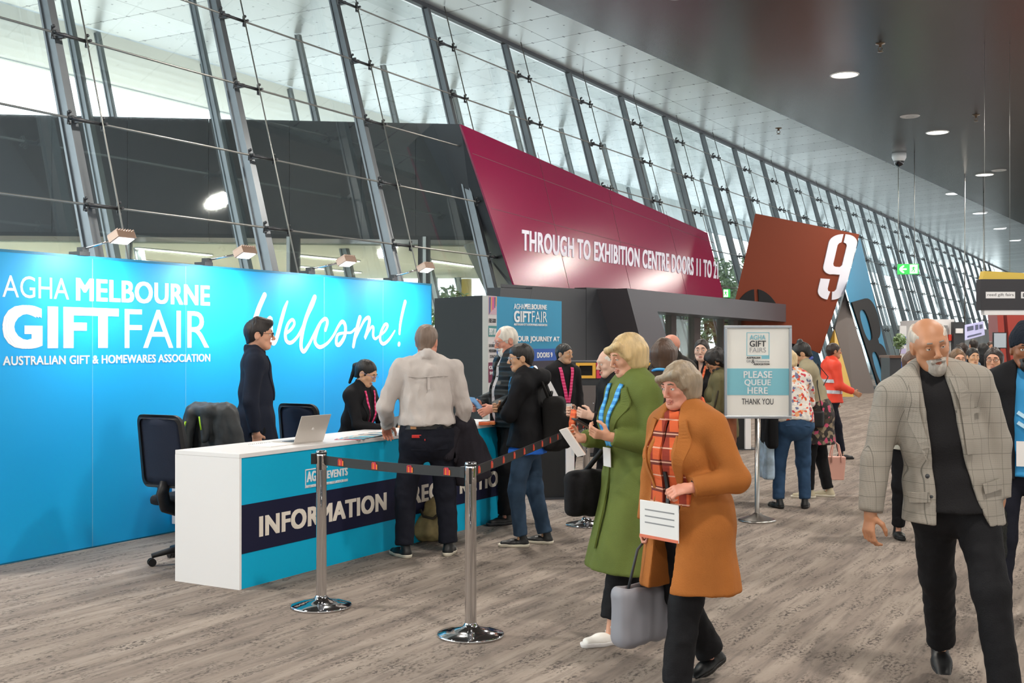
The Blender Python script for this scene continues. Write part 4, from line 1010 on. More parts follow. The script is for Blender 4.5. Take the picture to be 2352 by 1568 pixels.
exit_sign(1661, 664, 1677, 683, 31.0, 'small green exit sign on top of the grey doorway', None, -0.2, False)
hs0 = at(2253, 712, 24.0); hs1 = at(2352+260, 641, 24.0)
hs = thing('hanging_sign', 'black hanging sign with a yellow top reading reed gift fairs', 'sign', (hs0.x, 24.0, hs0.z), 0.0)
hu = lambda px, py: ((px-2253)/F*24.0, (712-py)/F*24.0)
Wd, Ht = hu(2352+260, 641); 
MB().box((0, 0, 0), (Wd, .25, Ht)).build('black_board', mat('sign_black', '2c2a2e', 0.5), hs); MB().box((hu(2262, 0)[0], .02, -.10), (Wd, .2, 0)).build('white_strip', white, hs)
a, b = hu(2258, 641), hu(2262, 622)
MB().prism([(a[0], .03, Ht), (Wd, .03, Ht), (Wd, .03, hu(0, 640)[1]), (b[0], .03, b[1])], (0, .2, 0)).build('yellow_board', mat('sign_yellow', 'd8b84e', 0.5), hs)
for i, (p0, p1) in enumerate(((2264, 2331), (2345, 2420))):
    (u0, v0), (u1, v1) = hu(p0, 685), hu(p1, 670); pl = MB().box((u0, -.012, v0), (u1, 0, v1)).build('name_plate', white, hs)
    mb = MB(); text(mb, 'reed gift fairs' if i == 0 else 'EXHIBITIONS', u0+.05*(u1-u0), v0+.2*(v1-v0), .9*(u1-u0), .6*(v1-v0), -.012, .0 if i == 0 else .04, 0, .002); mb.build('lettering', ink, pl)
for px in (2267, 2325): MB().tube([(hu(px, 0)[0], .12, hu(0, 630)[1]), (hu(px, 0)[0], .12, ZD-hs0.z)], .004, 6).build('hanging_rod', cablem, hs)
c = hit_z(2065, 352, ZD); cc = W(c.x, c.y, ZD); kd = cc.y/F
dc = thing('dome_camera', 'white dome security camera under the dark ceiling', 'camera', cc)
MB().lathe([(0, 0), (16*kd, 0), (16*kd, -10*kd), (13*kd, -16*kd), (11*kd, -18*kd), (0, -18*kd)], 24).build('housing', mat('camera_white', 'c9cbcb', 0.4), dc)
MB().lathe([(11*kd, -18*kd), (11*kd, -22*kd), (8*kd, -28*kd), (0, -31*kd)], 24).build('dome', mat('camera_dome', '15161a', 0.08), dc)
for k, (px, py, l) in enumerate(((2022, 100, 'brass fire sprinkler nearest under the dark ceiling'), (2242, 264, 'fire sprinkler right of the second downlight'), (1788, 294, 'small fire sprinkler by the edge of the dark ceiling'))):
    p = hit_z(px, py, ZD); pw = W(p.x, p.y, ZD); t = thing('fire_sprinkler', l, 'sprinkler', pw, 0, 'fire sprinklers')
    MB().lathe([(0, 0), (.10, 0), (.10, -.012), (.03, -.03), (.03, -.08), (0, -.08)], 14).build('escutcheon', mat('brass', '6a5a48', 0.35, 0.8), t)
    MB().tube([(-.03, 0, -.08), (-.05, 0, -.12), (0, 0, -.17)], .009, 6).tube([(.03, 0, -.08), (.05, 0, -.12), (0, 0, -.17)], .009, 6).lathe([(0, -.17), (.06, -.175), (.06, -.18), (0, -.182)], 14).build('deflector', _M['brass'], t)
for k, (px, py) in enumerate(((2090, 267), (2294, 391), (1182, -30))):
    p = hit_z(px, py, ZD); t = thing('ceiling_speaker', 'round pale ceiling speaker, %s' % ('left of the second downlight', 'right of the dome camera', 'beyond the top edge')[k], 'speaker', W(p.x, p.y, ZD), 0, 'ceiling speakers')
    if k == 2: bpy.data.objects.remove(t); continue
    MB().lathe([(0, -.012), (.22, -.012), (.24, -.02), (.26, -.008), (.27, 0)], 28).build('grille', mat('speaker_white', 'b9b9b6', 0.5), t); MB().lathe([(.10, -.0125), (.10, -.018), (.11, -.018), (.11, -.0125)], 20).build('ring', mat('speaker_ring', '8f8f8c', 0.5), t)
# ================================================================ people
def nrm(v): v = np.array(v, float); return v/np.linalg.norm(v)
def rotm(yaw, pitch, roll):
    """columns: head right, forward, up; yaw to the left, pitch looks down, roll tips to the right"""
    M = Matrix.Rotation(math.radians(yaw), 3, 'Z') @ Matrix.Rotation(math.radians(-pitch), 3, 'X') @ Matrix.Rotation(math.radians(roll), 3, 'Y')
    return np.array(M)
RES = {'near': (0.009, 0.0042, 0.016), 'mid': (0.012, 0.0055, 0.02), 'far': (0.016, 0.0075, 0.026)}
skin_c = {'fair': 'd9a184', 'pink': 'd6937c', 'tan': 'b98260', 'asian': 'd0a07c', 'brown': '8f5d40', 'pale': 'e2b8a2'}
def skin(n): return mat('skin_'+n, skin_c[n], 0.5, bump=0.05, bscale=180, var=0.06, vscale=18)
def hair_m(c): return mat('hair_'+c, c, 0.45, bump=0.5, bscale=90, stretch=(1, 1, 0.15), var=0.25, vscale=30)
class Rig:
    def __init__(s, H, P):
        q = s.q = H/1.75; s.P = P; s.g = P.get('girth', 1.0); s.fem = P.get('fem', False)
        lx, ly = P.get('lean', (0, 0.02)); tw = math.radians(P.get('twist', 0))
        hz = P.get('seat', 0.95); hx, hy = P.get('hip', (0, 0)); s.base = np.array([hx, hy, hz])
        uz = nrm([lx, ly, math.sqrt(max(0.05, 0.53**2-lx*lx-ly*ly))]); ux = nrm(np.array([math.cos(tw), math.sin(tw), 0])-uz*(uz[0]*math.cos(tw)+uz[1]*math.sin(tw)))
        s.ux, s.uz, s.uy = ux, uz, np.cross(uz, ux)
        sh = P.get('shoulder', 0.165 if s.fem else 0.18)*min(1.15, (0.5+0.5*s.g)); s.sh = sh
        s.J = J = {}
        hn = P.get('head_fwd', 0.02)
        J['neck'] = s.tp(0, -0.005, 1.475); s.R = rotm(*P.get('head', (0, 0, 0)))
        J['head'] = J['neck'] + 0.5*(s.uz*0.150+np.array([0, 0, 0.150])) + s.R[:, 1]*(0.012+hn)
        for sd, x in (('R', 1), ('L', -1)):
            a = P['arm'+sd]; S = s.tp(x*sh, -0.01, 1.415+P.get('shrug', 0)); u = nrm(a[0]); f = nrm(a[1])
            J['sh'+sd] = S; J['el'+sd] = S+u*0.295; J['wr'+sd] = J['el'+sd]+f*0.25; J['fd'+sd] = f
            ft = P.get('foot'+sd, (x*0.10, 0, -x*8)); fx, fy, yaw = ft[:3]; lift = ft[3] if len(ft) > 3 else 0; pit = ft[4] if len(ft) > 4 else 0
            hip = s.base+np.array([x*0.092, 0, -0.03]); an = np.array([fx, fy, 0.085+lift]); fdir = np.array([-math.sin(math.radians(yaw)), math.cos(math.radians(yaw)), 0.0])
            v = an-hip; L = np.linalg.norm(v); l1, l2 = 0.435, 0.41
            if L > l1+l2-0.002: an = hip+v/L*(l1+l2-0.002) if P.get('reach') else an; v = an-hip; L = min(np.linalg.norm(v), l1+l2-0.002)
            d = nrm(v); kf = nrm(P.get('kneedir'+sd, fdir*1.0+np.array([0, 0, 0.15]))); kf = nrm(kf-d*kf.dot(d)); c = (l1*l1+L*L-l2*l2)/(2*l1*L); c = max(-1, min(1, c))
            J['hip'+sd] = hip; J['kn'+sd] = hip+d*(l1*c)+kf*(l1*math.sqrt(max(0, 1-c*c))); J['an'+sd] = an
            cp, sp_ = math.cos(math.radians(pit)), math.sin(math.radians(pit)); J['ft'+sd] = fdir*cp+np.array([0, 0, -sp_]); J['fu'+sd] = fdir*sp_+np.array([0, 0, cp]); J['fs'+sd] = np.cross(J['ft'+sd], J['fu'+sd])
    def tp(s, x, y, z): return s.base+s.ux*x+s.uy*y+s.uz*(z-0.95)
    def hp(s, x, y, z): return s.J['head']+s.R[:, 0]*x+s.R[:, 1]*y+s.R[:, 2]*z
    # --- bodies of shapes, all at a reference height of 1.75
    def torso(s, f, off=0.0, k=0.06, low=0.90):
        g = s.g; b = s.P.get('belly', 0.0); T_ = s.tp
        hw = 0.172 if s.fem else 0.160; ww = 0.128 if s.fem else 0.143
        f.cap(T_(0, -0.012, low), T_(0, -0.01, 0.99), (hw*g+off, 0.118*g+off), (hw*g*0.98+off, 0.112*g+off), s.ux, k)
        f.cap(T_(0, b*0.5, 1.0), T_(0, b*0.5, 1.16), (ww*g*1.05+off, 0.100*g+b*0.5+off), (ww*g+off, 0.098*g+b*0.45+off), s.ux, k)
        f.cap(T_(0, 0.0, 1.18), T_(0, 0.0, 1.36), (0.145*g+off, 0.105*g+off), (s.sh*0.88+off, 0.092*g+off), s.ux, k)
        if s.fem:
            for x in (-1, 1): f.ell(T_(x*0.072, 0.085*g, 1.265), np.array([.062, .052, .06])*g+off, 0.05)
        y0 = 0.058+off
        f.cap(T_(-s.sh*0.55, -0.012, 1.425), T_(-s.sh*0.94, -0.012, 1.400), (y0*1.0, y0), (y0*.9, y0*.9), s.uy, 0.05); f.cap(T_(s.sh*0.55, -0.012, 1.425), T_(s.sh*0.94, -0.012, 1.400), (y0*1.0, y0), (y0*.9, y0*.9), s.uy, 0.05); f.cap(T_(-s.sh*.6, -.012, 1.41), T_(s.sh*.6, -.012, 1.41), (y0*1.1, y0), None, s.uy, .05)
        for x in (-1, 1): f.cap(T_(x*s.sh*0.75, -0.015, 1.425), T_(x*0.035, -0.012, 1.49), 0.042+off, 0.045+off, None, 0.04)
    def arm(s, f, sd, off=0.0, t1=1.0, cut=False, k=0.03, thick=1.0):
        J = s.J; S, E_, W_ = J['sh'+sd], J['el'+sd], J['wr'+sd]; a = thick*(0.9 if s.fem else 1.0)*(0.55+0.45*s.g)
        f.cap(S, E_, 0.056*a+off, 0.043*a+off, None, k)
        end = E_+(W_-E_)*t1
        f.cap(E_, end, 0.045*a+off, (0.030+0.012*(1-t1))*a+off*1.0, None, k, flat_b=cut)
    def hand(s, f, sd, kf=0.006):
        J = s.J; o = s.P.get('hand'+sd, {}); w0 = J['wr'+sd]; d = nrm(o.get('dir', J['fd'+sd])); pl = np.array(o.get('palm', (-1 if sd == 'R' else 1, 0, 0)), float); pl = nrm(pl-d*pl.dot(d))
        th = np.cross(d, pl) if sd == 'R' else np.cross(pl, d); m = 0.92 if s.fem else 1.0
        pt = lambda x, y, z: w0+th*(x*m)+d*(y*m)-pl*(z*m)
        f.cap(pt(0, -0.03, 0), pt(0, 0.02, 0), (0.028*m, 0.021*m), (0.031*m, 0.017*m), th, 0.015)
        f.cap(pt(0.002, 0.02, 0), pt(0.0, 0.078, 0), (0.033*m, 0.015*m), (0.039*m, 0.013*m), th, 0.012)
        c = o.get('curl', 0.35)
        for i, (x, ln) in enumerate(((0.030, 1.0), (0.010, 1.1), (-0.010, 1.03), (-0.029, 0.82))):
            cc = c*(1+0.12*i); p = pt(x, 0.084, 0); an = cc*0.7; sp_ = x*o.get('spread', .8)
            for L, r0, r1 in ((0.040, .0092, .0085), (0.026, .0085, .0078), (0.021, .0078, .0066)):
                v = d*math.cos(an)+pl*math.sin(an)+th*sp_; v = nrm(v); e = p+v*(L*ln*m); f.cap(p, e, r0*m, r1*m, None, kf); p = e; an += cc*1.1
        tc = o.get('thumb', 0.3); b = pt(0.026, 0.022, -0.004); e1 = b+nrm(th*0.75+d*0.6+pl*(0.35+tc))*0.042*m; e2 = e1+nrm(th*(0.35-tc*0.6)+d*0.85+pl*(0.3+tc))*0.031*m; e3 = e2+nrm(th*(0.1-tc)+d*0.9+pl*(0.25+tc))*0.024*m
        f.cap(b, e1, .0145*m, .0115*m, None, 0.012); f.cap(e1, e2, .0112*m, .0095*m, None, kf); f.cap(e2, e3, .0095*m, .0078*m, None, kf)
        s.J['grip'+sd] = pt(0, 0.085, -0.03)
    def leg(s, f, sd, off=0.0, end=1.0, cut=False, wide=0.0, k=0.04):
        J = s.J; g = 0.6+0.4*s.g; H_, K, A_ = J['hip'+sd], J['kn'+sd], J['an'+sd]
        f.cap(H_, K, 0.088*g+off, 0.058*g+off*1.0+wide*0.3, None, k)
        e = K+(A_-K)*end
        f.cap(K, e, 0.056*g+off+wide*0.4, 0.040*g+off+wide, None, k, flat_b=cut)
        if not cut: f.ell(K+(A_-K)*0.3-J['ft'+sd]*0.015, (0.045*g+off,)*3, 0.05)
    def head(s, f):
        h = s.hp; R = s.R; fm = s.fem; w_ = 0.94 if fm else 1.0; jaw = s.P.get('jaw', 1.0)
        f.ell(h(0, -0.012, 0.030), (.076*w_, .098, .088), 0.02, M=R)
        f.cap(h(0, .030, .012), h(0, .046, -.076), (.064*w_, .056), (.041*w_*jaw, .039), R[:, 0], 0.03)
        f.ell(h(0, .068, -.088), (.024*jaw, .019, .018), 0.02, M=R)
        for x in (-1, 1):
            f.ell(h(x*.042, .056, -.018), (.021, .021, .019), 0.02, M=R)
            f.cap(h(x*.046, .02, -.05), h(x*.03, .055, -.082), .022*jaw, .018*jaw, None, .03)
        f.cap(h(-.034, .081, .030), h(.034, .081, .030), (.012, .012) if not fm else (.009, .009), None, None, .02)
        for x in (-1, 1): f.ell(h(x*.031, .099, .011), (.017, .013, .009), 0.012, 'sub', R)
        f.cap(h(0, .088, .018), h(0, .110 if fm else .113, -.023), .0075 if fm else .0088, .0102 if fm else .0122, None, .012)
        for x in (-1, 1): f.ell(h(x*.0115, .101, -.030), (.0085, .010, .0075), .008, M=R)
        f.ell(h(0, .092, -.0565), (.023, .008, .0055), .006, M=R); f.ell(h(0, .090, -.0665), (.020, .009, .0065), .006, M=R)
        f.ell(h(0, .097, -.0615), (.021, .006, .0016), .004, 'sub', R)
        for x in (-1, 1):
            f.ell(h(x*.0775*w_, -.010, -.004), (.0105, .021, .033), .008, M=R); f.ell(h(x*.088*w_, -.004, -.002), (.006, .011, .018), .006, 'sub', R)
        nr = 0.046 if fm else 0.056*(0.6+0.4*s.g)
        f.cap(h(0, -.022, -.045), s.tp(0, -0.012, 1.44), nr, nr*1.12, None, .03)
    def bounds(s, pad=0.16):
        P = np.array([v for k, v in s.J.items() if k[:2] in ('ne', 'he', 'sh', 'el', 'wr', 'hi', 'kn', 'an')]+[s.J['wr'+d]+s.J['fd'+d]*.12 for d in 'RL']); lo = P.min(0)-pad; hi = P.max(0)+pad; lo[2] = max(lo[2], -0.02) if lo[2] < 0.2 else lo[2]; hi[2] = max(hi[2], s.J['head'][2]+.19)
        return lo, hi
    def ribbon(s, f, pts, wd, th=0.004, d=(0, 1), far=0.45, lift=0.0, n=8):
        """strap lying on field f; pts = (x, z) on the torso, d = direction (right, forward) it is seen from"""
        D = s.ux*d[0]+s.uy*d[1]; side = s.ux*d[1]-s.uy*d[0]; P = []; wl_ = []; lift = lift+getattr(f, 'fold', 0)*.9
        for i in range(len(pts)-1):
            for k in range(n):
                t = k/n; P.append((pts[i][0]*(1-t)+pts[i+1][0]*t, pts[i][1]*(1-t)+pts[i+1][1]*t)); wl_.append((wd[i]*(1-t)+wd[i+1]*t) if isinstance(wd, list) else wd)
        P.append(pts[-1]); wl_.append(wd[-1] if isinstance(wd, list) else wd); vs = []; m = len(P)
        for i, (x, z) in enumerate(P):
            a = P[max(i-1, 0)]; b = P[min(i+1, m-1)]; t = np.array([b[0]-a[0], b[1]-a[1]]); t = t/(np.linalg.norm(t)+1e-9); px, pz = -t[1]*wl_[i]/2, t[0]*wl_[i]/2
            for sg in (1, -1):
                o = s.base+side*(x+px*sg)+s.uz*(z+pz*sg-0.95); q = np.array(f.surface(o, D, far))
                vs += [q+D*(th+lift), q+D*(lift-0.004)]
        fs = []
        for i in range(m-1):
            a = i*4; b = a+4; fs += [(a, a+2, b+2, b), (a+1, b+1, b+3, a+3), (a, b, b+1, a+1), (a+2, a+3, b+3, b+2)]
        fs += [(0, 1, 3, 2), (m*4-4, m*4-2, m*4-1, m*4-3)]
        V3 = np.array(vs).reshape(m, 4, 3)
        for _ in range(2):                       # even out what the folds do to the strap
            if m > 2: V3[1:-1] = 0.5*V3[1:-1]+0.25*(V3[:-2]+V3[2:])
        return MB().add([v*s.q for v in V3.reshape(-1, 3)], fs, 0, False)
def hair_field(r, f, style, grow=0.0):
    h = r.hp; R = r.R; w_ = 0.94 if r.fem else 1.0
    C = lambda f_: f_
    def scalp(dx=0.009, top=0.0, level=-0.033, slope=0.42, face=(.076, .075, .088), fz=-.022, fy=.108):
        f.ell(h(0, -.016, .034+top), (.076*w_+dx, .098+dx, .088+dx), .01, M=R)
        f.cap(h(0, -.05, .02), h(0, -.058, -.06), (.066*w_+dx*.7, .05+dx*.5), (.050*w_+dx*.5, .036+dx*.4), R[:, 0], .03)
        f.ell(h(0, fy, fz), face, .012, 'sub', R)
        f.clip(h(0, 0, level), -R[:, 2]+R[:, 1]*slope)
        for x in (-1, 1): f.ell(h(x*.085, -.004, -.012), (.022, .026, .036), .01, 'sub', R)
    if style in ('short', 'quiff', 'fade', 'receding'):
        scalp(0.007 if style == 'fade' else 0.010, face=(.076, .09, .088) if style == 'receding' else (.076, .075, .088))
        if style == 'quiff':
            for x in (-.04, -.015, .015, .04): f.cap(h(x, -.02, .118), h(x*1.0, .075, .098), (.022, .022), (.020, .022), None, .03)
        if style == 'fade': f.ell(h(0, -.008, .066), (.074, .098, .068), .02, M=R)
        if style == 'receding': f.ell(h(0, .075, .11), (.05, .05, .05), .02, 'sub', R)
    elif style == 'fringe':          # bald on top, hair round the back and sides
        scalp(0.005); f.ell(h(0, .01, .105), (.066, .10, .062), .02, 'sub', R)
    elif style == 'bob':
        f.ell(h(0, -.018, .036), (.088*w_, .112, .102), .01, M=R)
        f.cap(h(-.055, -.03, .02), h(-.055, -.03, -.05), (.040, .07), (.034, .06), R[:, 0], .04).cap(h(.055, -.03, .02), h(.055, -.03, -.05), (.040, .07), (.034, .06), R[:, 0], .04).cap(h(0, -.07, .02), h(0, -.07, -.075), (.07, .05), (.055, .035), R[:, 0], .04)
        f.ell(h(0, .118, -.035), (.066, .075, .100), .015, 'sub', R); f.cap(h(-.06, .075, .085), h(.05, .093, .06), .022, .017, None, .02).cap(h(.05, .09, .06), h(.066, .06, .005), .016, .012, None, .02).cap(h(-.06, .075, .085), h(-.075, .04, .01), .016, .014, None, .02)
    elif style in ('long', 'tied', 'bun', 'pony'):
        scalp(0.010, level=-.05, slope=.30, face=(.074, .082, .102), fz=-.026)
        if style == 'long':
            for x in (-1, 1): f.cap(h(x*.062, -.01, .04), h(x*.07, .0, -.17), (.026, .05), (.024, .04), R[:, 0], .03)
            f.cap(h(0, -.07, .02), h(0, -.075, -.18), (.075, .035), (.07, .03), R[:, 0], .04); f.ell(h(0, .115, -.03), (.062, .08, .098), .012, 'sub', R)
        if style == 'pony': f.cap(h(0, -.105, .045), h(0, -.128, .02), .022, .026, None, .01).cap(h(0, -.128, .02), h(0, -.115, -.15), (.026, .022), (.012, .012), R[:, 0], .02)
        if style == 'bun': f.ell(h(0, -.06, .128), (.034, .034, .030), .015, M=R); f.cap(h(-.03, .075, .075), h(.02, .095, .05), .018, .012, None, .02)
        if style == 'tied': f.ell(h(0, -.115, .01), (.035, .03, .035), .02, M=R)
    elif style == 'curly':
        scalp(0.022, level=-.09, slope=.2, face=(.062, .075, .095), fz=-.028)
        for k in range(46):
            a = _rs.uniform(0, 6.28); z = _rs.uniform(-.09, .13); rr = math.sqrt(max(.02, 1-(max(z, 0)/.14)**2)); c = (.088*rr*math.cos(a), -.03+.10*rr*math.sin(a), z)
            if c[1] > .055 and z < .085: continue
            f.ell(h(*c), (.022,)*3, .008)
    elif style == 'beanie':
        f.ell(h(0, -.014, .050), (.090, .112, .108), .01, M=R); f.clip(h(0, .09, .042), -R[:, 2]+R[:, 1]*.35)
        f.ell(h(0, -.03, .145), (.03, .03, .03), .05, M=R)
def grid_for(lo, hi, h): return Field(axis(lo[0], hi[0], h), axis(lo[1], hi[1], h), axis(lo[2], hi[2], h))
def scale_f(f, q): f.X = f.X*np.float32(q); f.Y = f.Y*np.float32(q); f.Z = f.Z*np.float32(q); f.f = f.f*np.float32(q); return f
def person(label, loc, rz, H, P, res='near', group=None):
    hg, hf, hb = RES[res]; r = Rig(H, P); q = r.q; J = r.J
    t = thing('person', label, 'person', (loc[0], loc[1], loc[2] if len(loc) > 2 else 0), rz, group)
    lo, hi = r.bounds(.23)
    hd = J['head']; fx, fy, fz = [[(hd[i]-(.135, .15, .14)[i], hd[i]+(.135, .15, .15)[i], hf)] for i in range(3)]
    for sd in 'RL':
        if P.get('hide'+sd): continue
        o = P.get('hand'+sd, {}); hc = J['wr'+sd]+nrm(o.get('dir', J['fd'+sd]))*.09
        for l, i in ((fx, 0), (fy, 1), (fz, 2)): l.append((hc[i]-.125, hc[i]+.125, hf*1.05))
    f = Field(axis(lo[0], hi[0], hb, fx), axis(lo[1], hi[1], hb, fy), axis(lo[2], hi[2], hb, fz))
    r.torso(f, -.018); r.head(f)
    for sd in 'RL':
        r.arm(f, sd, -.004); r.hand(f, sd); r.leg(f, sd, -.014)
        f.cap(J['an'+sd]-J['ft'+sd]*.03-J['fu'+sd]*.045, J['an'+sd]+J['ft'+sd]*.12-J['fu'+sd]*.055, (.03, .028), (.032, .02), J['fs'+sd], .03)
    hpq = [r.hp(0, .1, -.061)*q, r.R]
    def lipmask(c):
        d = (c-hpq[0])@hpq[1]; return (np.abs(d[:, 0]) < .022*q) & (np.abs(d[:, 2]) < .009*q) & (np.abs(d[:, 1]) < .03)
    lipc = {'fair': 'c07e6c', 'pink': 'bd7464', 'tan': '9c604c', 'asian': 'b47a62', 'brown': '754838', 'pale': 'c88676'}[P['skin']]
    body = soft(scale_f(f, q), 'body', [skin(P['skin']), mat('lip_'+lipc, lipc, 0.45)], t, smooth=1, mi=lipmask)
    S_ = lambda v: Vector(v)*q
    for x in (-1, 1):
        c = S_(r.hp(x*.031, .0800, .010)); fw = Vector(r.R[:, 1]); dn = Vector(r.R[:, 2])
        look = (fw-dn*0.25*P.get('lookdown', 0.3)).normalized()
        e = MB().sphere(c, .0112*q, 10, 8).build('eye', mat('eye_white', 'e8e4de', 0.2), t)
        MB().sphere(c+look*.0062*q, .0058*q, 10, 6).build('iris', mat('iris_dark', '2a1c14', 0.2), e)
        bc = P.get('brow', P.get('haircol', '2b211c'))
        MB().tube([S_(r.hp(x*.046, .084, .030)), S_(r.hp(x*.034, .093, .0365)), S_(r.hp(x*.015, .096, .0345))], [.0022*q, .0042*q, .0036*q], 6, flat=.7).build('eyebrow', mat('brow_'+bc, bc, 0.7), t)
        if P.get('lids', True):
            lid = Field(axis(c.x-.03, c.x+.03, .0025), axis(c.y-.03, c.y+.03, .0025), axis(c.z-.03, c.z+.03, .0025)); lid.ell(c, (.0128*q,)*3, .002, pad=.01); lid.clip(c+dn*(.0022-.0055*P.get('lookdown', .3))*q+fw*.0, -r.R[:, 2]+r.R[:, 1]*0.15); soft(lid, 'eyelid', skin(P['skin']), t)
    st = P.get('hair')
    if st:
        ax = [axis(hd[i]-(.17, .2, .26)[i], hd[i]+(.17, .17, .2)[i], hf) for i in range(3)]; f = Field(*ax); hair_field(r, f, st)
        soft(scale_f(f, q), 'knit_hat' if st == 'beanie' else 'hair', P.get('hatmat') if st == 'beanie' else hair_m(P.get('haircol', '2b211c')), t, fold=.0025, fscale=70, fstretch=(1, 1, .3))
    if P.get('beard'):
        f = Field(*[axis(hd[i]-.15, hd[i]+.15, hf) for i in range(3)]); R = r.R; full = P.get('beardlen', .012)
        f.cap(r.hp(0, .040, -.045), r.hp(0, .055, -.082), (.056, .046), (.038+full*.4, .038+full*.5), R[:, 0], .02); f.ell(r.hp(0, .070, -.092), (.030+full*.3, .024+full*.5, .024+full), .02, M=R)
        f.cap(r.hp(-.026, .094, -.052), r.hp(.026, .094, -.052), .008, None, None, .01); f.clip(r.hp(0, .05, -.047), R[:, 2]-R[:, 1]*0.10); f.clip(r.hp(0, .005, -.05), -R[:, 1]+R[:, 2]*.35)
        f.ell(r.hp(0, .102, -.061), (.017, .016, .0055), .004, 'sub', R)
        soft(scale_f(f, q), 'beard', hair_m(P['beard']), t, fold=.002, fscale=80)
    if P.get('glasses'):
        gm_ = mat('glasses_'+P['glasses'], P['glasses'], 0.3, 0.3); mb = MB()
        for x in (-1, 1):
            mb.tube([S_(r.hp(x*.032+.022*math.cos(a), .105-.004*abs(math.cos(a)), .008+.017*math.sin(a))) for a in [2*PI*k/16 for k in range(16)]], .0017*q, 6, closed=True)
            mb.tube([S_(r.hp(x*.054, .103, .014)), S_(r.hp(x*.078, .06, .015)), S_(r.hp(x*.082, -.005, .012)), S_(r.hp(x*.080, -.02, -.004))], .0016*q, 6)
        mb.tube([S_(r.hp(-.011, .107, .012)), S_(r.hp(0, .113, .014)), S_(r.hp(.011, .107, .012))], .0016*q, 6)
        mb.build('glasses', gm_, t)
    # ---- trousers and shoes
    if P.get('trousers'):
        wd = P.get('wide', .006); f = grid_for(*r.bounds(.23), hg)
        for sd in 'RL': r.leg(f, sd, .013, P.get('legend', .93), True, wd)
        f.cap(r.tp(0, -.012, .88), r.tp(0, -.008, 1.04), ((.172 if r.fem else .162)*r.g+.012, .118*r.g+.012), ((.146 if r.fem else .150)*r.g+.012, .106*r.g+.012), r.ux, .05); f.clip(r.tp(0, 0, P.get('waist', 1.02)), r.uz)
        tr_ = soft(scale_f(f, q), 'trousers', P['trousers'], t, fold=.006, fscale=17, fstretch=(1, 1, 1.5)); r.ftr = f
    for sd in 'RL':
        a, ft, fu, fs_ = J['an'+sd], J['ft'+sd], J['fu'+sd], J['fs'+sd]; lo_ = a-np.array([.22, .22, .12]); hi_ = a+np.array([.24, .24, .10])
        f = grid_for(lo_, hi_, max(.006, hf*1.1)); b = a-fu*.055
        f.cap(b-ft*.035, b+ft*.075, (.036, .032), (.043, .034), fs_, .02).cap(b+ft*.06, b+ft*.155, (.043, .032), (.034, .022), fs_, .03).cap(b-ft*.03+fu*.01, a+fu*.015-ft*.012, .037, .036, None, .02)
        f.clip(b-fu*.008, -fu); f.clip(a+fu*.035, fu)
        sh = soft(scale_f(f, q), 'shoe', P['shoes'], t)
        f = grid_for(lo_, hi_, max(.006, hf*1.1)); f.cap(b-ft*.038, b+ft*.07, (.041, .05), (.047, .05), fs_, .02).cap(b+ft*.06, b+ft*.158, (.047, .05), (.038, .05), fs_, .02); f.clip(b-fu*.003, fu); f.clip(b-fu*.03, -fu)
        soft(scale_f(f, q), 'sole', P.get('sole', black), sh)
    # ---- garments, innermost first
    r.fields = {}
    for gname, o in P.get('wear', []):
        lo, hi = r.bounds(.25); f = grid_for(lo, hi, hg); off = o.get('off', .016); hem = o.get('hem', .90)
        r.torso(f, off, low=max(hem, .90))
        if hem < .88:
            fl = o.get('flare', .03); r1 = ((.168 if r.fem else .158)*r.g+off, .115*r.g+off); hx, hy = o.get('sway', (0, 0))
            bt = r.base+np.array([hx, hy, hem-.95]); f.cap(r.tp(0, -.01, .97), bt, r1, (r1[0]+fl, r1[1]+fl), r.ux, .05, flat_b=False)
            if o.get('overlegs'):
                for sd in 'RL': f.cap(J['hip'+sd], J['hip'+sd]+(J['kn'+sd]-J['hip'+sd])*o['overlegs'], .10*r.g+off, .085*r.g+off, None, .06)
            nz_ = np.array([0, 0, -1.0]) if not o.get('hemtilt') else nrm([0, o['hemtilt'], -1]); f.clip(bt, nz_)
        else: f.clip(r.tp(0, 0, hem), -r.uz)
        for sd in 'RL':
            if o.get('sleeve', 1): r.arm(f, sd, off*.7, o.get('cuff', .95), True, .022)
        if o.get('collar', True):
            n = 14; ch = o.get('collarh', .03); cr_ = (0.060 if r.fem else .068)*(0.6+.4*r.g)
            for k in range(n):
                a0, a1 = 2*PI*k/n, 2*PI*(k+1)/n
                pA, pB = [r.tp(cr_*math.cos(a), -.012+cr_*1.02*math.sin(a), 1.487+ch*(.5-.75*math.sin(a))) for a in (a0, a1)]; f.cap(pA, pB, (.011, .011+ch*.55), None, r.uz if False else None, .012)
        if o.get('hood'): f.ell(r.tp(0, -.13, 1.45), (.15, .10, .085), .04).cap(r.tp(-.09, -.06, 1.50), r.tp(.09, -.06, 1.50), .05, .05, None, .04); f.ell(r.tp(0, -.085, 1.56), (.09, .05, .06), .03, 'sub')
        if o.get('open'):                       # V or full opening at the front: list of (x, z, half width)
            L = o['open']
            for (x0, z0, w0_), (x1, z1, w1) in zip(L[:-1], L[1:]): f.cap(r.tp(x0, .17, z0), r.tp(x1, .17+r.P.get('belly', 0), z1), (w0_, .20), (w1, .20), r.ux, .008, 'sub')
        if not o.get('sleeve', 1):
            for sd, x in (('R', 1), ('L', -1)): f.cap(J['sh'+sd], J['el'+sd], .068, .06, None, .01, 'sub')
        for fn in o.get('extra', []): fn(r, f)
        r.fields[gname] = f; f.fold = o.get('fold', .007); soft(scale_f(f, q), gname, o['m'], t, fold=o.get('fold', .007), fscale=o.get('fscale', 15), fstretch=o.get('fstretch', (1, 1, .8)))
        # surface queries stay in reference scale
        f.X = f.X/np.float32(q); f.Y = f.Y/np.float32(q); f.Z = f.Z/np.float32(q)
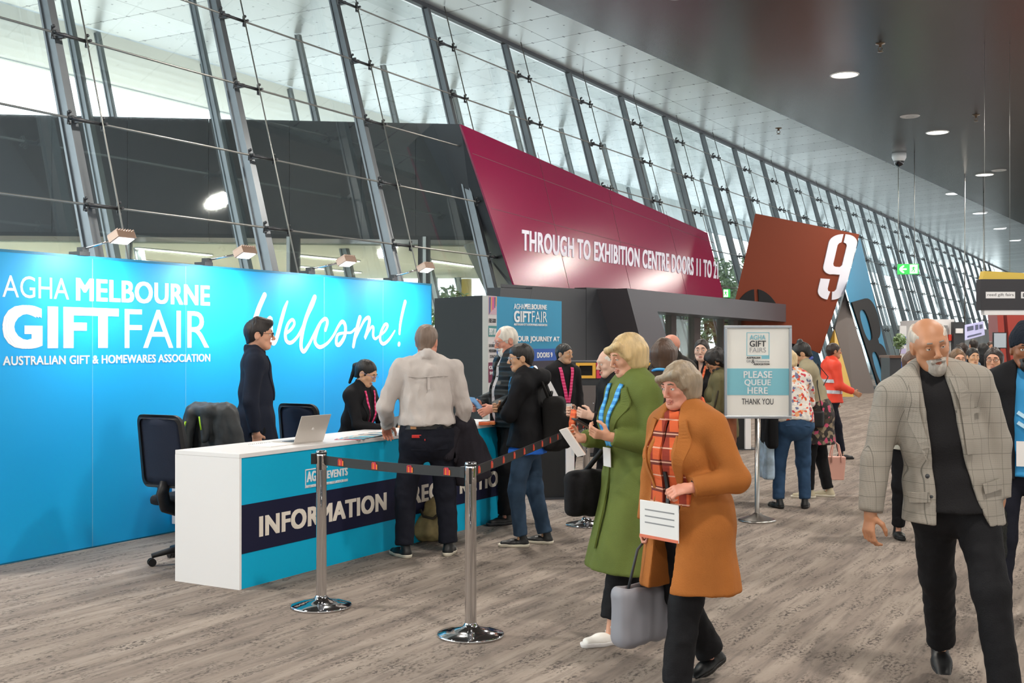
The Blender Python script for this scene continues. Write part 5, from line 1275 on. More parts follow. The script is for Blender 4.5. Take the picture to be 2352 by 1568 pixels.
    r.t = t; r.loc = Vector((loc[0], loc[1], 0)); r.rz = rz
    return r
def strap_part(r, f, pts, wd, m, name, **kw): return r.ribbon(f, pts, wd, **kw).build(name, m, r.t)
def lanyard(r, f, m, low=1.13, wd=.022, spread=.075, badge=True, bm=None, cross=0.0):
    mb = r.ribbon(f, [(-spread, 1.47), (-spread*.85, 1.38), (-.012+cross, low)], wd, lift=.005); mb2 = r.ribbon(f, [(spread, 1.47), (spread*.85, 1.38), (.012+cross, low)], wd, lift=.006)
    mb.add(mb2.v, mb2.f); o = mb.build('lanyard', m, r.t)
    if badge:
        q = Vector(f.surface(r.tp(cross, 0, low-.05), r.uy, .5))*r.q; u, v, w_ = Vector(r.ux), Vector(r.uy), Vector(r.uz); w_ = (w_*1+Vector((0, 0, .6))).normalized(); s_ = .045*r.q
        P = [q+v*.024-u*s_-w_*s_*1.5, q+v*.024+u*s_-w_*s_*1.5, q+v*.024+u*s_+w_*s_*.9, q+v*.024-u*s_+w_*s_*.9]
        MB().prism(list(reversed(P)), v*.004).build('badge', bm or mat('badge_white', 'e9e6e4', 0.4), o)
    return o
def local_thing(r, name, label, cat, p=None, group=None):
    """a thing carried by the person, its Empty standing where it is, children written in the person's frame"""
    t = thing(name, label, cat, r.loc, r.rz, group); return t

def torso_ring(r, z0, z1, off, m, name, th=.004):
    """band round the trunk"""
    lo, hi = r.bounds(.2); f = grid_for(lo, hi, .014); r.torso(f, off); mb = MB(); n = 40; vs = []
    for k in range(n):
        a = 2*PI*k/n; D = Vector(r.ux*math.cos(a)+r.uy*math.sin(a))
        for z in (z0, z1): p = Vector(f.surface(r.tp(0, 0, z), D, .4)); vs += [(p+D*th)*r.q, (p-D*.004)*r.q]
    F_ = []
    for k in range(n):
        i, j = k*4, (k+1) % n*4; F_ += [(i, j, j+2, i+2), (i+1, i+3, j+3, j+1), (i+2, j+2, j+3, i+3), (i, i+1, j+1, j)]
    return mb.add(vs, F_).build(name, m, r.t)
# ---------------------------------------------------------------- cloth
def cloth(n, c, b=.25, sc=160, var=.10, rough=.8): return mat(n, c, rough, bump=b, bscale=sc, var=var, vscale=7, spec=.22)
navyc = cloth('navy_wool', '1d2230'); blackc = cloth('black_cloth', '17171a'); blk2 = cloth('soft_black_shirt', '1b1a1c'); shirtw = cloth('white_shirt_cloth', 'c9c0bb', var=.04); denim_d = cloth('dark_denim', '1a1c27', .3, 300); denim_b = cloth('blue_denim', '35495f', .3, 300, .25); denim_m = cloth('mid_denim', '304a68', .3, 300, .2)
greenc = cloth('olive_green_wool', '626f36'); camel = cloth('rust_camel_wool', 'a8662f'); whites = mat('white_leather', 'efece6', .5); creamsole = mat('cream_sole', 'e3dccb', .6); charc = cloth('charcoal_cloth', '35322f'); oliv = cloth('olive_knit', '6b6446'); beige = cloth('beige_knit', '9a9076'); hivis = mat('hi_vis_orange', 'e8442a', .6); hiyel = mat('hi_vis_yellow', 'b6dc3a', .6)
g = NG('quilted_black'); x = g.sep(g.coord()); wv = g.math('SINE', g.math('MULTIPLY', x[2], 75.0)); g.base('20272a', .6); g.bump(wv, .9, .02); quilt = g.m
g = NG('grey_check'); x = g.sep(g.coord())
def lines(g, v, p, w_): return g.math('LESS_THAN', g.math('ABSOLUTE', g.math('SUBTRACT', g.math('FRACT', g.math('DIVIDE', v, p)), .5)), w_)
a = g.math('ADD', x[0], g.math('MULTIPLY', x[1], .55)); l1 = g.math('MAXIMUM', lines(g, a, .062, .018), lines(g, x[2], .07, .016)); fn = g.math('MULTIPLY', lines(g, x[2], .0085, .22), lines(g, a, .0085, .25))
c = g.mix(l1, g.mix(fn, '989187', '8d877e'), '6c6861'); g.base(c, .85); g.bump(g.noise(g.coord(), 300, 2), .25, .004); check = g.m
g = NG('orange_plaid'); x = g.sep(g.coord()); c = g.mix(lines(g, g.math('ADD', x[0], x[1]), .11, .22), 'cf5a2c', '8e2f1c'); c = g.mix(lines(g, x[2], .13, .10), c, '6e2a20'); c = g.mix(g.math('MULTIPLY', lines(g, x[2], .13, .5), lines(g, g.math('ADD', x[2], .03), .065, .05)), c, 'd8a48c'); g.base(c, .9); g.bump(g.noise(g.coord(), 400, 2), .3, .004); plaid = g.m
g = NG('floral_print'); vo = g.n('TexVoronoi'); g.set(vo.inputs['Vector'], g.mapping(g.coord(), (1, 1, 1.3))); vo.inputs['Scale'].default_value = 34; hue = g.sep(vo.outputs['Color'])[0]
g.base(g.ramp(hue, [(0, 'd8d2cb'), (.30, 'c9c4c0'), (.42, 'd9552f'), (.52, 'e09a6a'), (.60, 'e6ddd4'), (.74, 'c23a48'), (.82, '6c6f8e'), (.90, 'e2d8cf')], 'CONSTANT'), .8); floral = g.m
g = NG('dark_floral_skirt'); vo = g.n('TexVoronoi'); g.set(vo.inputs['Vector'], g.coord()); vo.inputs['Scale'].default_value = 26; hue = g.sep(vo.outputs['Color'])[0]
g.base(g.ramp(hue, [(0, '2a2522'), (.45, '4b3f33'), (.6, 'c04a6a'), (.7, '31292a'), (.85, '8a7a63')], 'CONSTANT'), .8); dfloral = g.m
def striped(n, c0, c1, p=.035):
    g = NG(n); x = g.sep(g.coord()); g.base(g.mix(lines(g, x[2], p, .22), c0, c1), .6); return g.m
pinkl = striped('pink_lanyard', 'd81f63', 'ec5a8e'); bluel = striped('blue_lanyard', '2a86cf', '58b4ea'); oranl = striped('orange_lanyard', 'e2592a', 'ee7a45'); navyl = striped('navy_lanyard', '2b3b8c', '34479c')
def loc(px, Y): return ((px-CX)/F*Y, Y)
D2R = math.radians
def lapels(r, g_, m, zt=1.46, zb=1.12, x0=.05, x1=.03, wd=.06):
    f = r.fields[g_]; mb = MB()
    for s_ in (-1, 1):
        q = r.ribbon(f, [(s_*x0, zt), (s_*(x0+.035), (zt+zb)/2+.05), (s_*x1, zb)], [wd*.6, wd, wd*.35], th=.005); mb.add(q.v, q.f)
    return mb.build('lapel', m, r.t)
def dots(r, g_, pts, rad, m, name, d=(0, 1)):
    mb = MB(); D = Vector(r.ux*d[0]+r.uy*d[1]); side = r.ux*d[1]-r.uy*d[0]
    for x, z in pts: mb.sphere((Vector(r.fields[g_].surface(r.base+side*x+r.uz*(z-.95), D, .5))+D*.001)*r.q, rad*r.q, 8, 6)
    return mb.build(name, m, r.t)
def seam(r, g_, pts, m, name='placket', wd=.03, d=(0, 1), th=.002): return r.ribbon(r.fields[g_], pts, wd, th=th, d=d).build(name, m, r.t)
# ---------------------------------------------------------------- staff behind the counter
r = person('person standing behind the counter in a navy blazer and glasses, facing right', loc(588, 9.4), D2R(-76), 1.86, dict(skin='fair', hair='quiff', haircol='231c1a', glasses='18181a', lean=(0, .0), armR=((.10, -.12, -1), (.0, .16, -1)), armL=((-.1, .05, -1), (0, .3, -1)), head=(-8, 2, 0), trousers=blackc, shoes=black,
    wear=[('shirt', dict(off=.012, hem=.93, m=blk2)), ('blazer', dict(off=.022, hem=.80, m=navyc, fold=.006, open=[(0, 1.49, .035), (0, 1.22, .02)], cuff=.97))]))
lapels(r, 'blazer', navyc)
r = person('person with a black ponytail sitting at the counter, pink lanyard and clear glasses', loc(812, 10.12), D2R(-116), 1.66, dict(skin='asian', fem=True, hair='pony', haircol='16130f', glasses='8c9ccf', seat=.815, lean=(0, .10), head=(8, 26, 0), lookdown=1.0, armR=((.10, .35, -1), (-.25, .95, -.10)), armL=((-.12, .40, -1), (.22, .95, -.12)), handR=dict(palm=(0, 0, -1), curl=.5), handL=dict(palm=(0, 0, -1), curl=.5),
    footR=(.12, .42, 0, .22), footL=(-.12, .42, 0, .22), trousers=blackc, shoes=black, wear=[('shirt', dict(off=.011, hem=.93, m=blk2)), ('blazer', dict(off=.020, hem=.88, m=blackc, open=[(0, 1.50, .04), (0, 1.25, .03), (0, 1.12, .008)]))]))
lanyard(r, r.fields['blazer'], pinkl, 1.10, .020); lapels(r, 'blazer', blackc, 1.45, 1.14, .065, .04, .045)
# ---------------------------------------------------------------- visitors at the counter
r = person('person in a white shirt at the counter, back turned, coat over one arm', loc(981, 8.85), D2R(12), 1.80, dict(skin='pink', hair='fade', haircol='7a675a', girth=1.20, belly=.05, jaw=1.2, shoulder=.185, lean=(-.01, .0), head=(-24, 8, 0), armL=((-.36, .10, -1), (.10, .80, -.62)), armR=((.30, -.02, -1), (-.02, .48, -.80)), handL=dict(palm=(.3, 0, -1), curl=.6), handR=dict(palm=(-1, 0, -.2), curl=.9),
    footL=(-.17, .02, 24), footR=(.17, .04, -20), trousers=denim_d, wide=.016, waist=1.015, legend=.98, shoes=black, sole=creamsole, wear=[('shirt', dict(off=.020, hem=1.0, m=shirtw, fold=.014, fscale=21, fstretch=(1, 1, .55), cuff=.98, collarh=.04))]))
WS = r
seam(r, 'shirt', [(-.15, 1.37), (0, 1.365), (.15, 1.37)], shirtw, 'yoke_seam', .006, (0, -1)); seam(r, 'shirt', [(0, 1.36), (0, 1.27)], shirtw, 'back_pleat', .02, (0, -1))
f = r.ftr; f.X /= np.float32(r.q); f.Y /= np.float32(r.q); f.Z /= np.float32(r.q); r.fields['trousers'] = f
beltb = mat('belt_leather', '141214', .4)
mb = MB(); n = 36; vs = []
for k in range(n):
    a = 2*PI*k/n; D = Vector(r.ux*math.cos(a)+r.uy*math.sin(a))
    for z in (.975, 1.008):
        p = Vector(f.surface(r.tp(0, 0, z), D, .5)); vs += [(p+D*.004)*r.q, (p-D*.004)*r.q]
mb.add(vs, [x_ for k in range(n) for x_ in ((k*4, (k+1) % n*4, (k+1) % n*4+2, k*4+2), (k*4+1, k*4+3, (k+1) % n*4+3, (k+1) % n*4+1), (k*4+2, (k+1) % n*4+2, (k+1) % n*4+3, k*4+3), (k*4, k*4+1, (k+1) % n*4+1, (k+1) % n*4))]); mb.build('belt', beltb, r.t)
for s_ in (-1, 1): seam(r, 'trousers', [(s_*.085-.055, .875), (s_*.085+.055, .875)], denim_d, 'back_pocket', .11, (0, -1), .004)
seam(r, 'trousers', [(.10, .99), (.14, .99)], mat('tan_leather', 'b07a4a', .5), 'belt_patch', .022, (0, -1), .009); seam(r, 'trousers', [(.04, .905), (.04, .892)], mat('red_tab', 'b5262a', .5), 'pocket_tab', .008, (0, -1), .007)
p = Vector(f.surface(r.tp(-.10, 0, .925), -Vector(r.uy), .5))*r.q
wt = thing('wallet', 'red wallet poking out of a dark jeans back pocket', 'wallet', WS.loc, WS.rz); MB().box((p.x-.036, p.y-.010, p.z-.012), (p.x+.036, p.y-.003, p.z+.012)).build('cover', mat('red_leather', 'd8302a', .45), wt, .003); MB().box((p.x-.032, p.y-.003, p.z-.010), (p.x+.032, p.y, p.z+.010)).build('flap', mat('red_leather_dark', 'b3221f', .5), wt)
wR = Vector(r.J['wrR'])*r.q; eR = Vector(r.J['elR'])*r.q
ct_ = thing('coat', 'dark coat hanging folded over the forearm of the person in white', 'coat', WS.loc, WS.rz); f = grid_for((wR.x-.34, wR.y-.34, .45), (wR.x+.36, wR.y+.34, wR.z+.25), .012); m_ = (wR*.75+eR*.25)
f.cap(m_+Vector((-.05, -.06, .02)), m_+Vector((.06, .05, .0)), .075, .07, None, .04).cap(m_+Vector((.0, -.02, -.02)), m_+Vector((.10, -.02, -.42)), (.11, .08), (.15, .07), (1, 0, 0), .05).cap(m_+Vector((-.06, -.07, 0)), m_+Vector((-.10, -.10, -.26)), (.055, .05), (.055, .045), (1, 0, 0), .03).cap(m_+Vector((.10, .02, -.05)), m_+Vector((.18, .02, -.30)), (.05, .05), (.08, .05), (1, 0, 0), .04)
f.clip((m_.x, m_.y, m_.z-.46), (.25, 0, -1)); f.cap(m_+Vector((-.1, -.10, -.22)), m_+Vector((-.115, -.112, -.36)), .04, .035, None, .01, 'sub')
soft(f, 'cloth', cloth('dark_coat_cloth', '26232a'), ct_, fold=.016, fscale=16, fstretch=(1.4, 1.4, .3)); f = grid_for(m_-Vector((.2, .25, .3)), m_+Vector((.1, .1, .1)), .01); f.cap(m_+Vector((-.07, -.10, -.02)), m_+Vector((-.13, -.14, -.22)), .048, .045, None, .02); soft(f, 'sleeve', _M['dark_coat_cloth'], ct_, fold=.006)
# older man in padded jacket
r = person('person with white hair and white beard in a dark padded jacket, looking down', loc(1176, 10.55), D2R(112), 1.82, dict(skin='pink', hair='receding', haircol='d9d2c6', brow='cfc6ba', beard='e4e0d8', beardlen=.010, glasses='9a9a9e', girth=1.08, belly=.05, lean=(0, .03), head=(4, 17, 0), lookdown=1, armR=((.12, .10, -1), (-.35, .85, -.25)), armL=((-.14, .02, -1), (.25, .85, -.35)), handR=dict(palm=(-1, 0, -.3), curl=.7), handL=dict(palm=(1, 0, -.3), curl=.7),
    footL=(-.10, .10, 8), footR=(.12, -.08, -12), trousers=blackc, legend=.98, wide=.018, shoes=black, sole=dgrey, wear=[('shirt', dict(off=.014, hem=.90, m=shirtw, collarh=.045)), ('padded_jacket', dict(off=.036, hem=.86, m=quilt, fold=.004, collarh=.03, open=[(0, 1.52, .05), (0, 1.30, .055), (0, .8, .05)]))]))
dots(r, 'shirt', [(0, 1.40), (0, 1.31), (0, 1.22), (0, 1.13), (0, 1.04)], .006, black, 'button')
lf = local_thing(r, 'leaflet', 'blue and white leaflet in the hands of the white-haired person', 'leaflet'); gp = (Vector(r.J['wrL'])+Vector(r.J['wrR']))*.5*r.q; MB().box((-.09, -.002, -.06), (.09, .002, .08)).build('sheet', mat('leaflet_blue', '6fa8d8', .5), lf, loc=gp+Vector((0, .09, .02)), rot=(-.7, 0, 0)); MB().box((-.07, -.0035, .0), (.07, -.002, .06)).build('picture', white, lf, loc=gp+Vector((0, .09, .02)), rot=(-.7, 0, 0))
# man with backpack
r = person('person in a black hooded jacket with folded arms and a backpack, facing left', loc(1212, 9.36), D2R(82), 1.655, dict(skin='asian', hair='fade', haircol='1a1513', glasses='a8b4c8', lean=(0, .03), head=(14, 6, 0), armR=((.05, .42, -1), (-.9, .45, .15)), armL=((-.08, .45, -1), (.95, .40, .02)), handR=dict(palm=(0, -1, 0), curl=.5), handL=dict(palm=(0, -1, -.3), curl=.5),
    footL=(-.09, .05, 6), footR=(.10, -.14, -8), trousers=denim_b, wide=.010, legend=.97, shoes=black, sole=creamsole, wear=[('tee_shirt', dict(off=.024, hem=.80, m=mat('bright_blue_tee', '1f6fe0', .7), collar=False, cuff=.5)), ('hooded_jacket', dict(off=.036, hem=.86, m=blackc, hood=True, fold=.009, collarh=.03, cuff=.98))]))
BPM = r; lanyard(r, r.fields['hooded_jacket'], bluel, 1.28, .020, .07, False)
mb = MB(); C = [Vector(r.tp(.066*math.cos(a), -.012+.066*math.sin(a), 1.515-.03*math.sin(a)))*r.q for a in [2*PI*k/20 for k in range(20)]]; mb.tube(C, .010*r.q, 6, closed=True); mb.build('lanyard_loop', bluel, r.t)
bpk = thing('backpack', 'black backpack on the back of the person with folded arms', 'backpack', r.loc, r.rz); ff = r.fields['hooded_jacket']; q = r.q
f = grid_for((-.26, -.52, .70), (.26, .0, 1.45), .011); f.rbox((0, -.235, 1.06), (.155, .095, .235), .06).rbox((0, -.33, 1.00), (.125, .055, .15), .04, .02); f.cap((-.10, -.33, 1.17), (.10, -.33, 1.17), .012, .012, None, .01, 'sub')
soft(scale_f(f, q), 'body', cloth('backpack_nylon', '1c1b1b', .3, 220), bpk, fold=.004)
for s_ in (-1, 1):
    P = [Vector(ff.surface(r.tp(s_*.115, 0, z), Vector(r.uy), .5)) for z in (1.08, 1.20, 1.32)]+[Vector(r.tp(s_*.105, -.01, 1.50)), Vector((s_*.10, -.15, 1.42)), Vector((s_*.10, -.22, 1.24))]
    MB().tube([v*q+Vector((0, .012, 0)) for v in P], .013*q, 8, flat=2.6).build('shoulder_strap', _M['backpack_nylon'], bpk)
MB().tube([Vector(v)*q for v in ((-.04, -.20, 1.285), (-.03, -.21, 1.335), (.03, -.21, 1.335), (.04, -.20, 1.285))], .010, 8).build('grab_handle', black, bpk); MB().tube([Vector(v)*q for v in ((-.10, -.387, 1.12), (0, -.392, 1.135), (.10, -.387, 1.12))], .005, 6).tube([Vector((.06, -.39, 1.12))*q, Vector((.062, -.395, 1.07))*q], .004, 6).build('zip', mat('zip_grey', '55565a', .3, .6), bpk)
# young man with pink lanyard
r = person('person in black with a wide pink lanyard by the kiosk', loc(1290, 13.0), D2R(-152), 1.655, dict(skin='asian', hair='short', haircol='14110f', head=(22, 4, 0), armR=((.14, .05, -1), (-.1, .5, -1)), armL=((-.14, .05, -1), (.1, .5, -1)), trousers=blackc, shoes=black, wear=[('shirt', dict(off=.022, hem=.86, m=blk2, collarh=.04))]), 'mid')
lanyard(r, r.fields['shirt'], pinkl, 1.05, .040, .085)
# ---------------------------------------------------------------- walkers in front
r = person('blonde person in a long green coat and white shoes, looking at a phone', loc(1462, 6.42), D2R(112), 1.715, dict(skin='fair', fem=True, hair='bob', haircol='c4a878', brow='8a7046', girth=1.08, lean=(0, .03), head=(0, 15, 0), lookdown=1, armR=((.06, .10, -1), (-.22, 1, .10)), armL=((-.16, .00, -1), (.30, 1, .22)), handR=dict(palm=(-.8, 0, .6), curl=.75), handL=dict(palm=(.75, 0, .65), curl=.75),
    footL=(-.07, .20, 4), footR=(.09, -.05, -6), trousers=blackc, legend=.86, wide=.016, shoes=whites, sole=white, wear=[('coat', dict(off=.036, hem=.41, flare=.095, overlegs=1.0, m=greenc, fold=.009, fscale=12, fstretch=(1, 1, .45), collarh=.035, cuff=.93, sway=(0, .03)))]))
GR = r; lapels(r, 'coat', greenc, 1.45, 1.16, .105, .05, .06); lanyard(r, r.fields['coat'], bluel, 1.12, .036, .072); seam(r, 'coat', [(.0, 1.14), (.0, .90), (0, .55)], greenc, 'front_edge', .03, (0, 1), .008); seam(r, 'coat', [(-.10, .93), (.06, .93)], greenc, 'pocket_flap', .05, (-1, .15), .008); dots(r, 'coat', [(.012, 1.08), (.012, .96)], .012, black, 'button')
gp = (Vector(r.J['gripL'])+Vector(r.J['gripR']))*.5*r.q
ph = local_thing(r, 'phone', 'dark phone held by the person in the green coat', 'phone'); MB().box((-.036, -.07, -.004), (.036, .07, .004)).build('case', black, ph, .003, loc=gp+Vector((0, .0, .045)), rot=(.5, 0, 0)); MB().box((-.033, -.067, .004), (.033, .067, .0048)).build('screen', _M['dark_screen'], ph, loc=gp+Vector((0, 0, .045)), rot=(.5, 0, 0))
pb = local_thing(r, 'folded_booklet', 'pale folded booklet held under the phone', 'booklet'); M_ = dict(loc=gp+Vector((0, .07, -.05)), rot=(1.0, .2, 0)); MB().box((-.05, -.09, -.005), (.05, .09, 0)).build('pages', mat('booklet_pale', 'ece2dc', .7), pb, **M_); MB().box((-.05, -.09, 0), (.05, .09, .003)).build('cover', mat('booklet_peach', 'e6c4b0', .6), pb, **M_)
f = grid_for((-.05, .0, .45), (.40, .5, 1.12), .011); f.rbox((.20, .20, .80), (.06, .15, .13), .05).cap((.20, .13, .86), (.20, .25, .86), .06, .06, None, .04)
hb = local_thing(r, 'shoulder_bag', 'soft black bag hanging in front of the green coat', 'bag'); soft(f, 'body', blackc, hb, fold=.012); MB().tube([(.20, .10, .90), (.21, .08, 1.10), (.20, .02, 1.38), (.16, -.03, 1.44), (.17, -.10, 1.30), (.21, .24, .90)], .010, 6, flat=1.6).build('strap', black, hb)
# rust coat
r = person('person in a rust coat and orange plaid scarf striding past in front', loc(1585, 5.42), D2R(128), 1.575, dict(skin='pink', fem=True, hair='bob', haircol='8d7c66', brow='6a5a4a', girth=1.15, lean=(0, .05), head=(0, 12, 0), armR=((.12, .05, -1), (.0, .25, -1)), armL=((-.45, -.22, -1), (.45, .85, -.15)), handL=dict(palm=(.6, 0, -.7), curl=.8), handR=dict(palm=(-1, 0, 0), curl=1.0),
    footL=(-.09, .20, 4), footR=(.09, -.26, -8, .06, 24), trousers=blackc, legend=.97, wide=.022, shoes=black, wear=[('jumper', dict(off=.018, hem=.86, m=blk2)), ('coat', dict(off=.040, hem=.56, flare=.06, overlegs=.85, m=camel, fold=.009, fscale=12, fstretch=(1, 1, .45), collarh=.05, cuff=.95, open=[(0, 1.53, .05), (0, 1.2, .075), (0, .45, .10)]))]))
RU = r; lapels(r, 'coat', camel, 1.46, 1.10, .10, .09, .06)
mb = MB(); C = [Vector(r.tp(.075*math.cos(a), -.008+.085*math.sin(a), 1.50-.035*math.sin(a)))*r.q for a in [2*PI*k/24 for k in range(24)]]; mb.tube(C, .034*r.q, 10, closed=True)
for s_ in (-1, 1):
    q_ = r.ribbon(r.fields['jumper'], [(s_*.035, 1.46), (s_*.062, 1.32), (s_*.072, 1.02)], [.05, .115, .125], th=.016, lift=.012+.004*s_, n=9); mb.add(q_.v, q_.f)
mb.build('scarf', plaid, r.t)
mb = r.ribbon(r.fields['jumper'], [(-.02, 1.2), (-.02, .95)], .02, th=.03); ly = mb.build('lanyard', black, r.t); q = Vector(r.fields['jumper'].surface(r.tp(0, 0, .955), Vector(r.uy), .5))*r.q
MB().box((-.125, 0, -.10), (.125, .006, .075)).build('badge', mat('badge_pouch', 'e6e4e2', .45), ly, .002, loc=q+Vector((.0, .055, .0))); 
mb = MB().box((-.125, .0062, -.10), (.125, .008, -.086)); mb.build('badge_stripe', mat('badge_stripe', 'd9704f', .5), ly, loc=q+Vector((.0, .055, .0))); mb = MB()
for k in range(3): mb.box((-.10, .0062, .03-k*.03), (.09, .0072, .036-k*.03))
mb.build('badge_print', mat('badge_print_grey', '8a8a8c', .6), ly, loc=q+Vector((.0, .055, .0)))
gR = Vector(r.J['gripR'])*r.q; tt = local_thing(r, 'tote_bag', 'grey shopping bag carried low by the person in the rust coat', 'bag'); f = grid_for(gR-Vector((.2, .3, .56)), gR+Vector((.2, .3, .0)), .011); f.rbox(gR+Vector((.02, .02, -.36)), (.06, .17, .14), .04); f.rbox(gR+Vector((.02, .02, -.24)), (.035, .14, .06), .03, .01, 'sub')
soft(f, 'body', mat('grey_bag', '8a8a92', .5), tt, fold=.010); MB().tube([gR+Vector(v) for v in ((.02, -.08, -.26), (.01, -.03, -.05), (0, 0, .005), (.01, .06, -.05), (.02, .12, -.26))], .007, 6).build('handle', dgrey, tt)
# checked blazer
r = person('person with a white beard in a grey checked blazer over black, walking forward', loc(2188, 5.32), D2R(172), 1.80, dict(skin='tan', hair='fringe', haircol='b9aea2', brow='8a8078', beard='aea79e', beardlen=.014, girth=1.06, lean=(.10, .02), head=(6, 14, 12), lookdown=.8, twist=-6, armR=((.22, .02, -1), (.14, .14, -1)), armL=((-.30, -.06, -1), (-.05, .12, -1)), handR=dict(palm=(-.8, -.5, 0), curl=.55), handL=dict(palm=(.8, -.5, 0), curl=.6),
    footL=(-.15, .30, 4), footR=(-.03, -.36, -6, .07, 30), trousers=blackc, wide=.012, legend=.98, shoes=black, wear=[('tee_shirt', dict(off=.014, hem=.86, m=blk2, collarh=.02, fold=.004)), ('blazer', dict(off=.030, hem=.80, m=check, fold=.008, fscale=11, collarh=.02, cuff=.97, open=[(0, 1.54, .06), (0, 1.30, .065), (.01, 1.08, .07), (.01, .93, .085), (.0, .7, .13)]))]))
lapels(r, 'blazer', check, 1.47, 1.12, .085, .085, .065); dots(r, 'blazer', [(.105, 1.05), (.105, .96)], .011, dgrey, 'button'); seam(r, 'blazer', [(-.17, 1.30), (-.09, 1.30)], check, 'breast_pocket', .022, (0, 1), .005)
for s_ in (-1, 1): seam(r, 'blazer', [(s_*.20, .96), (s_*.115, .96)], check, 'pocket_flap', .045, (0, 1), .006)
# beanie
r = person('person in a dark knitted hat and black jacket at the right edge', loc(2352, 6.95), D2R(160), 1.75, dict(skin='brown', hair='beanie', hatmat=cloth('navy_knit', '171d28', .6, 120), haircol='1a1512', beard='1c1612', beardlen=.014, head=(6, 6, 0), armR=((.12, .0, -1), (.05, .35, -1)), armL=((-.14, 0, -1), (-.02, .3, -1)), handR=dict(palm=(-1, 0, 0), curl=.8), footR=(.14, .12, -8), footL=(-.10, -.12, 8), trousers=denim_d, legend=.95, shoes=cloth('blue_trainer', '3b5f86'), sole=creamsole, wear=[('tee_shirt', dict(off=.016, hem=.86, m=mat('bright_blue_top', '2b8fc8', .7), collarh=.02)), ('jacket', dict(off=.034, hem=.84, m=blackc, open=[(0, 1.54, .05), (0, 1.2, .065), (0, .75, .06)]))]))
mb = MB()
for z in (1.19, 1.25):
    for s_ in (-1, 1):
        q_ = r.ribbon(r.fields['tee_shirt'], [(0, z-.03), (s_*.045, z)], .022, th=.004); mb.add(q_.v, q_.f)
mb.build('chevron_print', mat('print_pale_blue', 'b8dcef', .6), r.t); q = Vector(r.fields['tee_shirt'].surface(r.tp(0, 0, 1.02), Vector(r.uy), .5))*r.q; MB().box((-.055, .0, -.09), (.055, .006, .06)).build('badge', _M['badge_white'], r.t, loc=q+Vector((0, .035, 0)))
gR = Vector(r.J['gripR'])*r.q; fb_ = local_thing(r, 'carry_bag', 'dark fuzzy bag carried at the right edge of the picture', 'bag'); f = grid_for(gR-Vector((.22, .3, .5)), gR+Vector((.22, .3, .03)), .012); f.rbox(gR+Vector((.0, .02, -.28)), (.09, .16, .17), .06); soft(f, 'body', mat('fuzzy_dark', '1d1f1c', .95, bump=1, bscale=70), fb_, fold=.012, fscale=40); MB().tube([gR+Vector(v) for v in ((0, -.08, -.14), (0, 0, .005), (0, .1, -.14))], .009, 6).build('handle', black, fb_)
# ---------------------------------------------------------------- middle distance
r = person('person with pale hair in black holding an orange lanyard, left of the green coat', loc(1412, 8.75), D2R(108), 1.63, dict(skin='pale', hair='fringe', haircol='dcd6cc', brow='cfc8bc', head=(0, 12, 0), armR=((.08, .12, -1), (-.2, 1, .28)), armL=((-.12, .10, -1), (.25, 1, .30)), handR=dict(palm=(-1, 0, .2), curl=.9), handL=dict(palm=(1, 0, .2), curl=.9), trousers=blackc, shoes=black, wear=[('jacket', dict(off=.028, hem=.84, m=blackc))]), 'mid')
gp = (Vector(r.J['gripL'])+Vector(r.J['gripR']))*.5*r.q; la = local_thing(r, 'rolled_lanyard', 'orange lanyard bunched in the hands of the pale-haired person', 'lanyard'); mb = MB()
for k in range(3): mb.tube([gp+Vector((-.02+.02*k, .01, .02)), gp+Vector((-.03+.025*k, .03, -.08)), gp+Vector((-.01+.012*k, .02, -.22-.02*k))], .010, 6, flat=1.8)
mb.build('ribbon', oranl, la); MB().box((-.03, 0, -.09), (.03, .004, 0)).build('badge', _M['badge_white'], la, loc=gp+Vector((0, .02, -.24)))
r = person('person with brown hair and a blue neck strap, mostly hidden behind the green coat', loc(1522, 7.9), D2R(-25), 1.69, dict(skin='fair', fem=True, hair='bob', haircol='4a3426', head=(0, 5, 0), armR=((.12, .05, -1), (0, .4, -1)), armL=((-.12, .05, -1), (0, .4, -1)), trousers=blackc, shoes=black, wear=[('jumper', dict(off=.022, hem=.84, m=cloth('brown_knit', '3d2f27')))]), 'mid')
mb = MB(); C = [Vector(r.tp(.075*math.cos(a), -.012+.08*math.sin(a), 1.50-.03*math.sin(a)))*r.q for a in [2*PI*k/20 for k in range(20)]]; mb.tube(C, .012*r.q, 6, closed=True); mb.build('lanyard', bluel, r.t)
r = person('bald person in a dark jacket seen from behind by the grey doorway', loc(1548, 11.2), D2R(28), 1.755, dict(skin='pink', girth=1.1, head=(10, 6, 0), armR=((.14, .05, -1), (0, .4, -1)), armL=((-.14, .05, -1), (0, .4, -1)), trousers=blackc, shoes=black, wear=[('jacket', dict(off=.03, hem=.84, m=charc, collarh=.05))]), 'mid')
r = person('smiling person in black with tied dark hair and an orange lanyard', loc(1614, 12.0), D2R(148), 1.70, dict(skin='pale', fem=True, hair='tied', haircol='221a17', head=(14, 0, 0), armR=((.14, .05, -1), (0, .4, -1)), armL=((-.14, .05, -1), (0, .4, -1)), trousers=blackc, shoes=black, wear=[('shirt', dict(off=.018, hem=.86, m=blk2, open=[(0, 1.5, .04), (0, 1.38, .012)]))]), 'mid')
lanyard(r, r.fields['shirt'], oranl, 1.08, .022)
r = person('person with curly black hair and an olive top, looking down beside the sign', loc(1660, 11.0), D2R(84), 1.61, dict(skin='tan', fem=True, hair='curly', haircol='1a1412', head=(6, 26, 0), lean=(0, .05), armR=((.1, .15, -1), (-.2, 1, .15)), armL=((-.12, .15, -1), (.2, 1, .12)), handR=dict(palm=(-1, 0, 0), curl=.8), handL=dict(palm=(1, 0, 0), curl=.8), trousers=blackc, shoes=black, wear=[('jumper', dict(off=.024, hem=.82, m=oliv))]), 'mid')
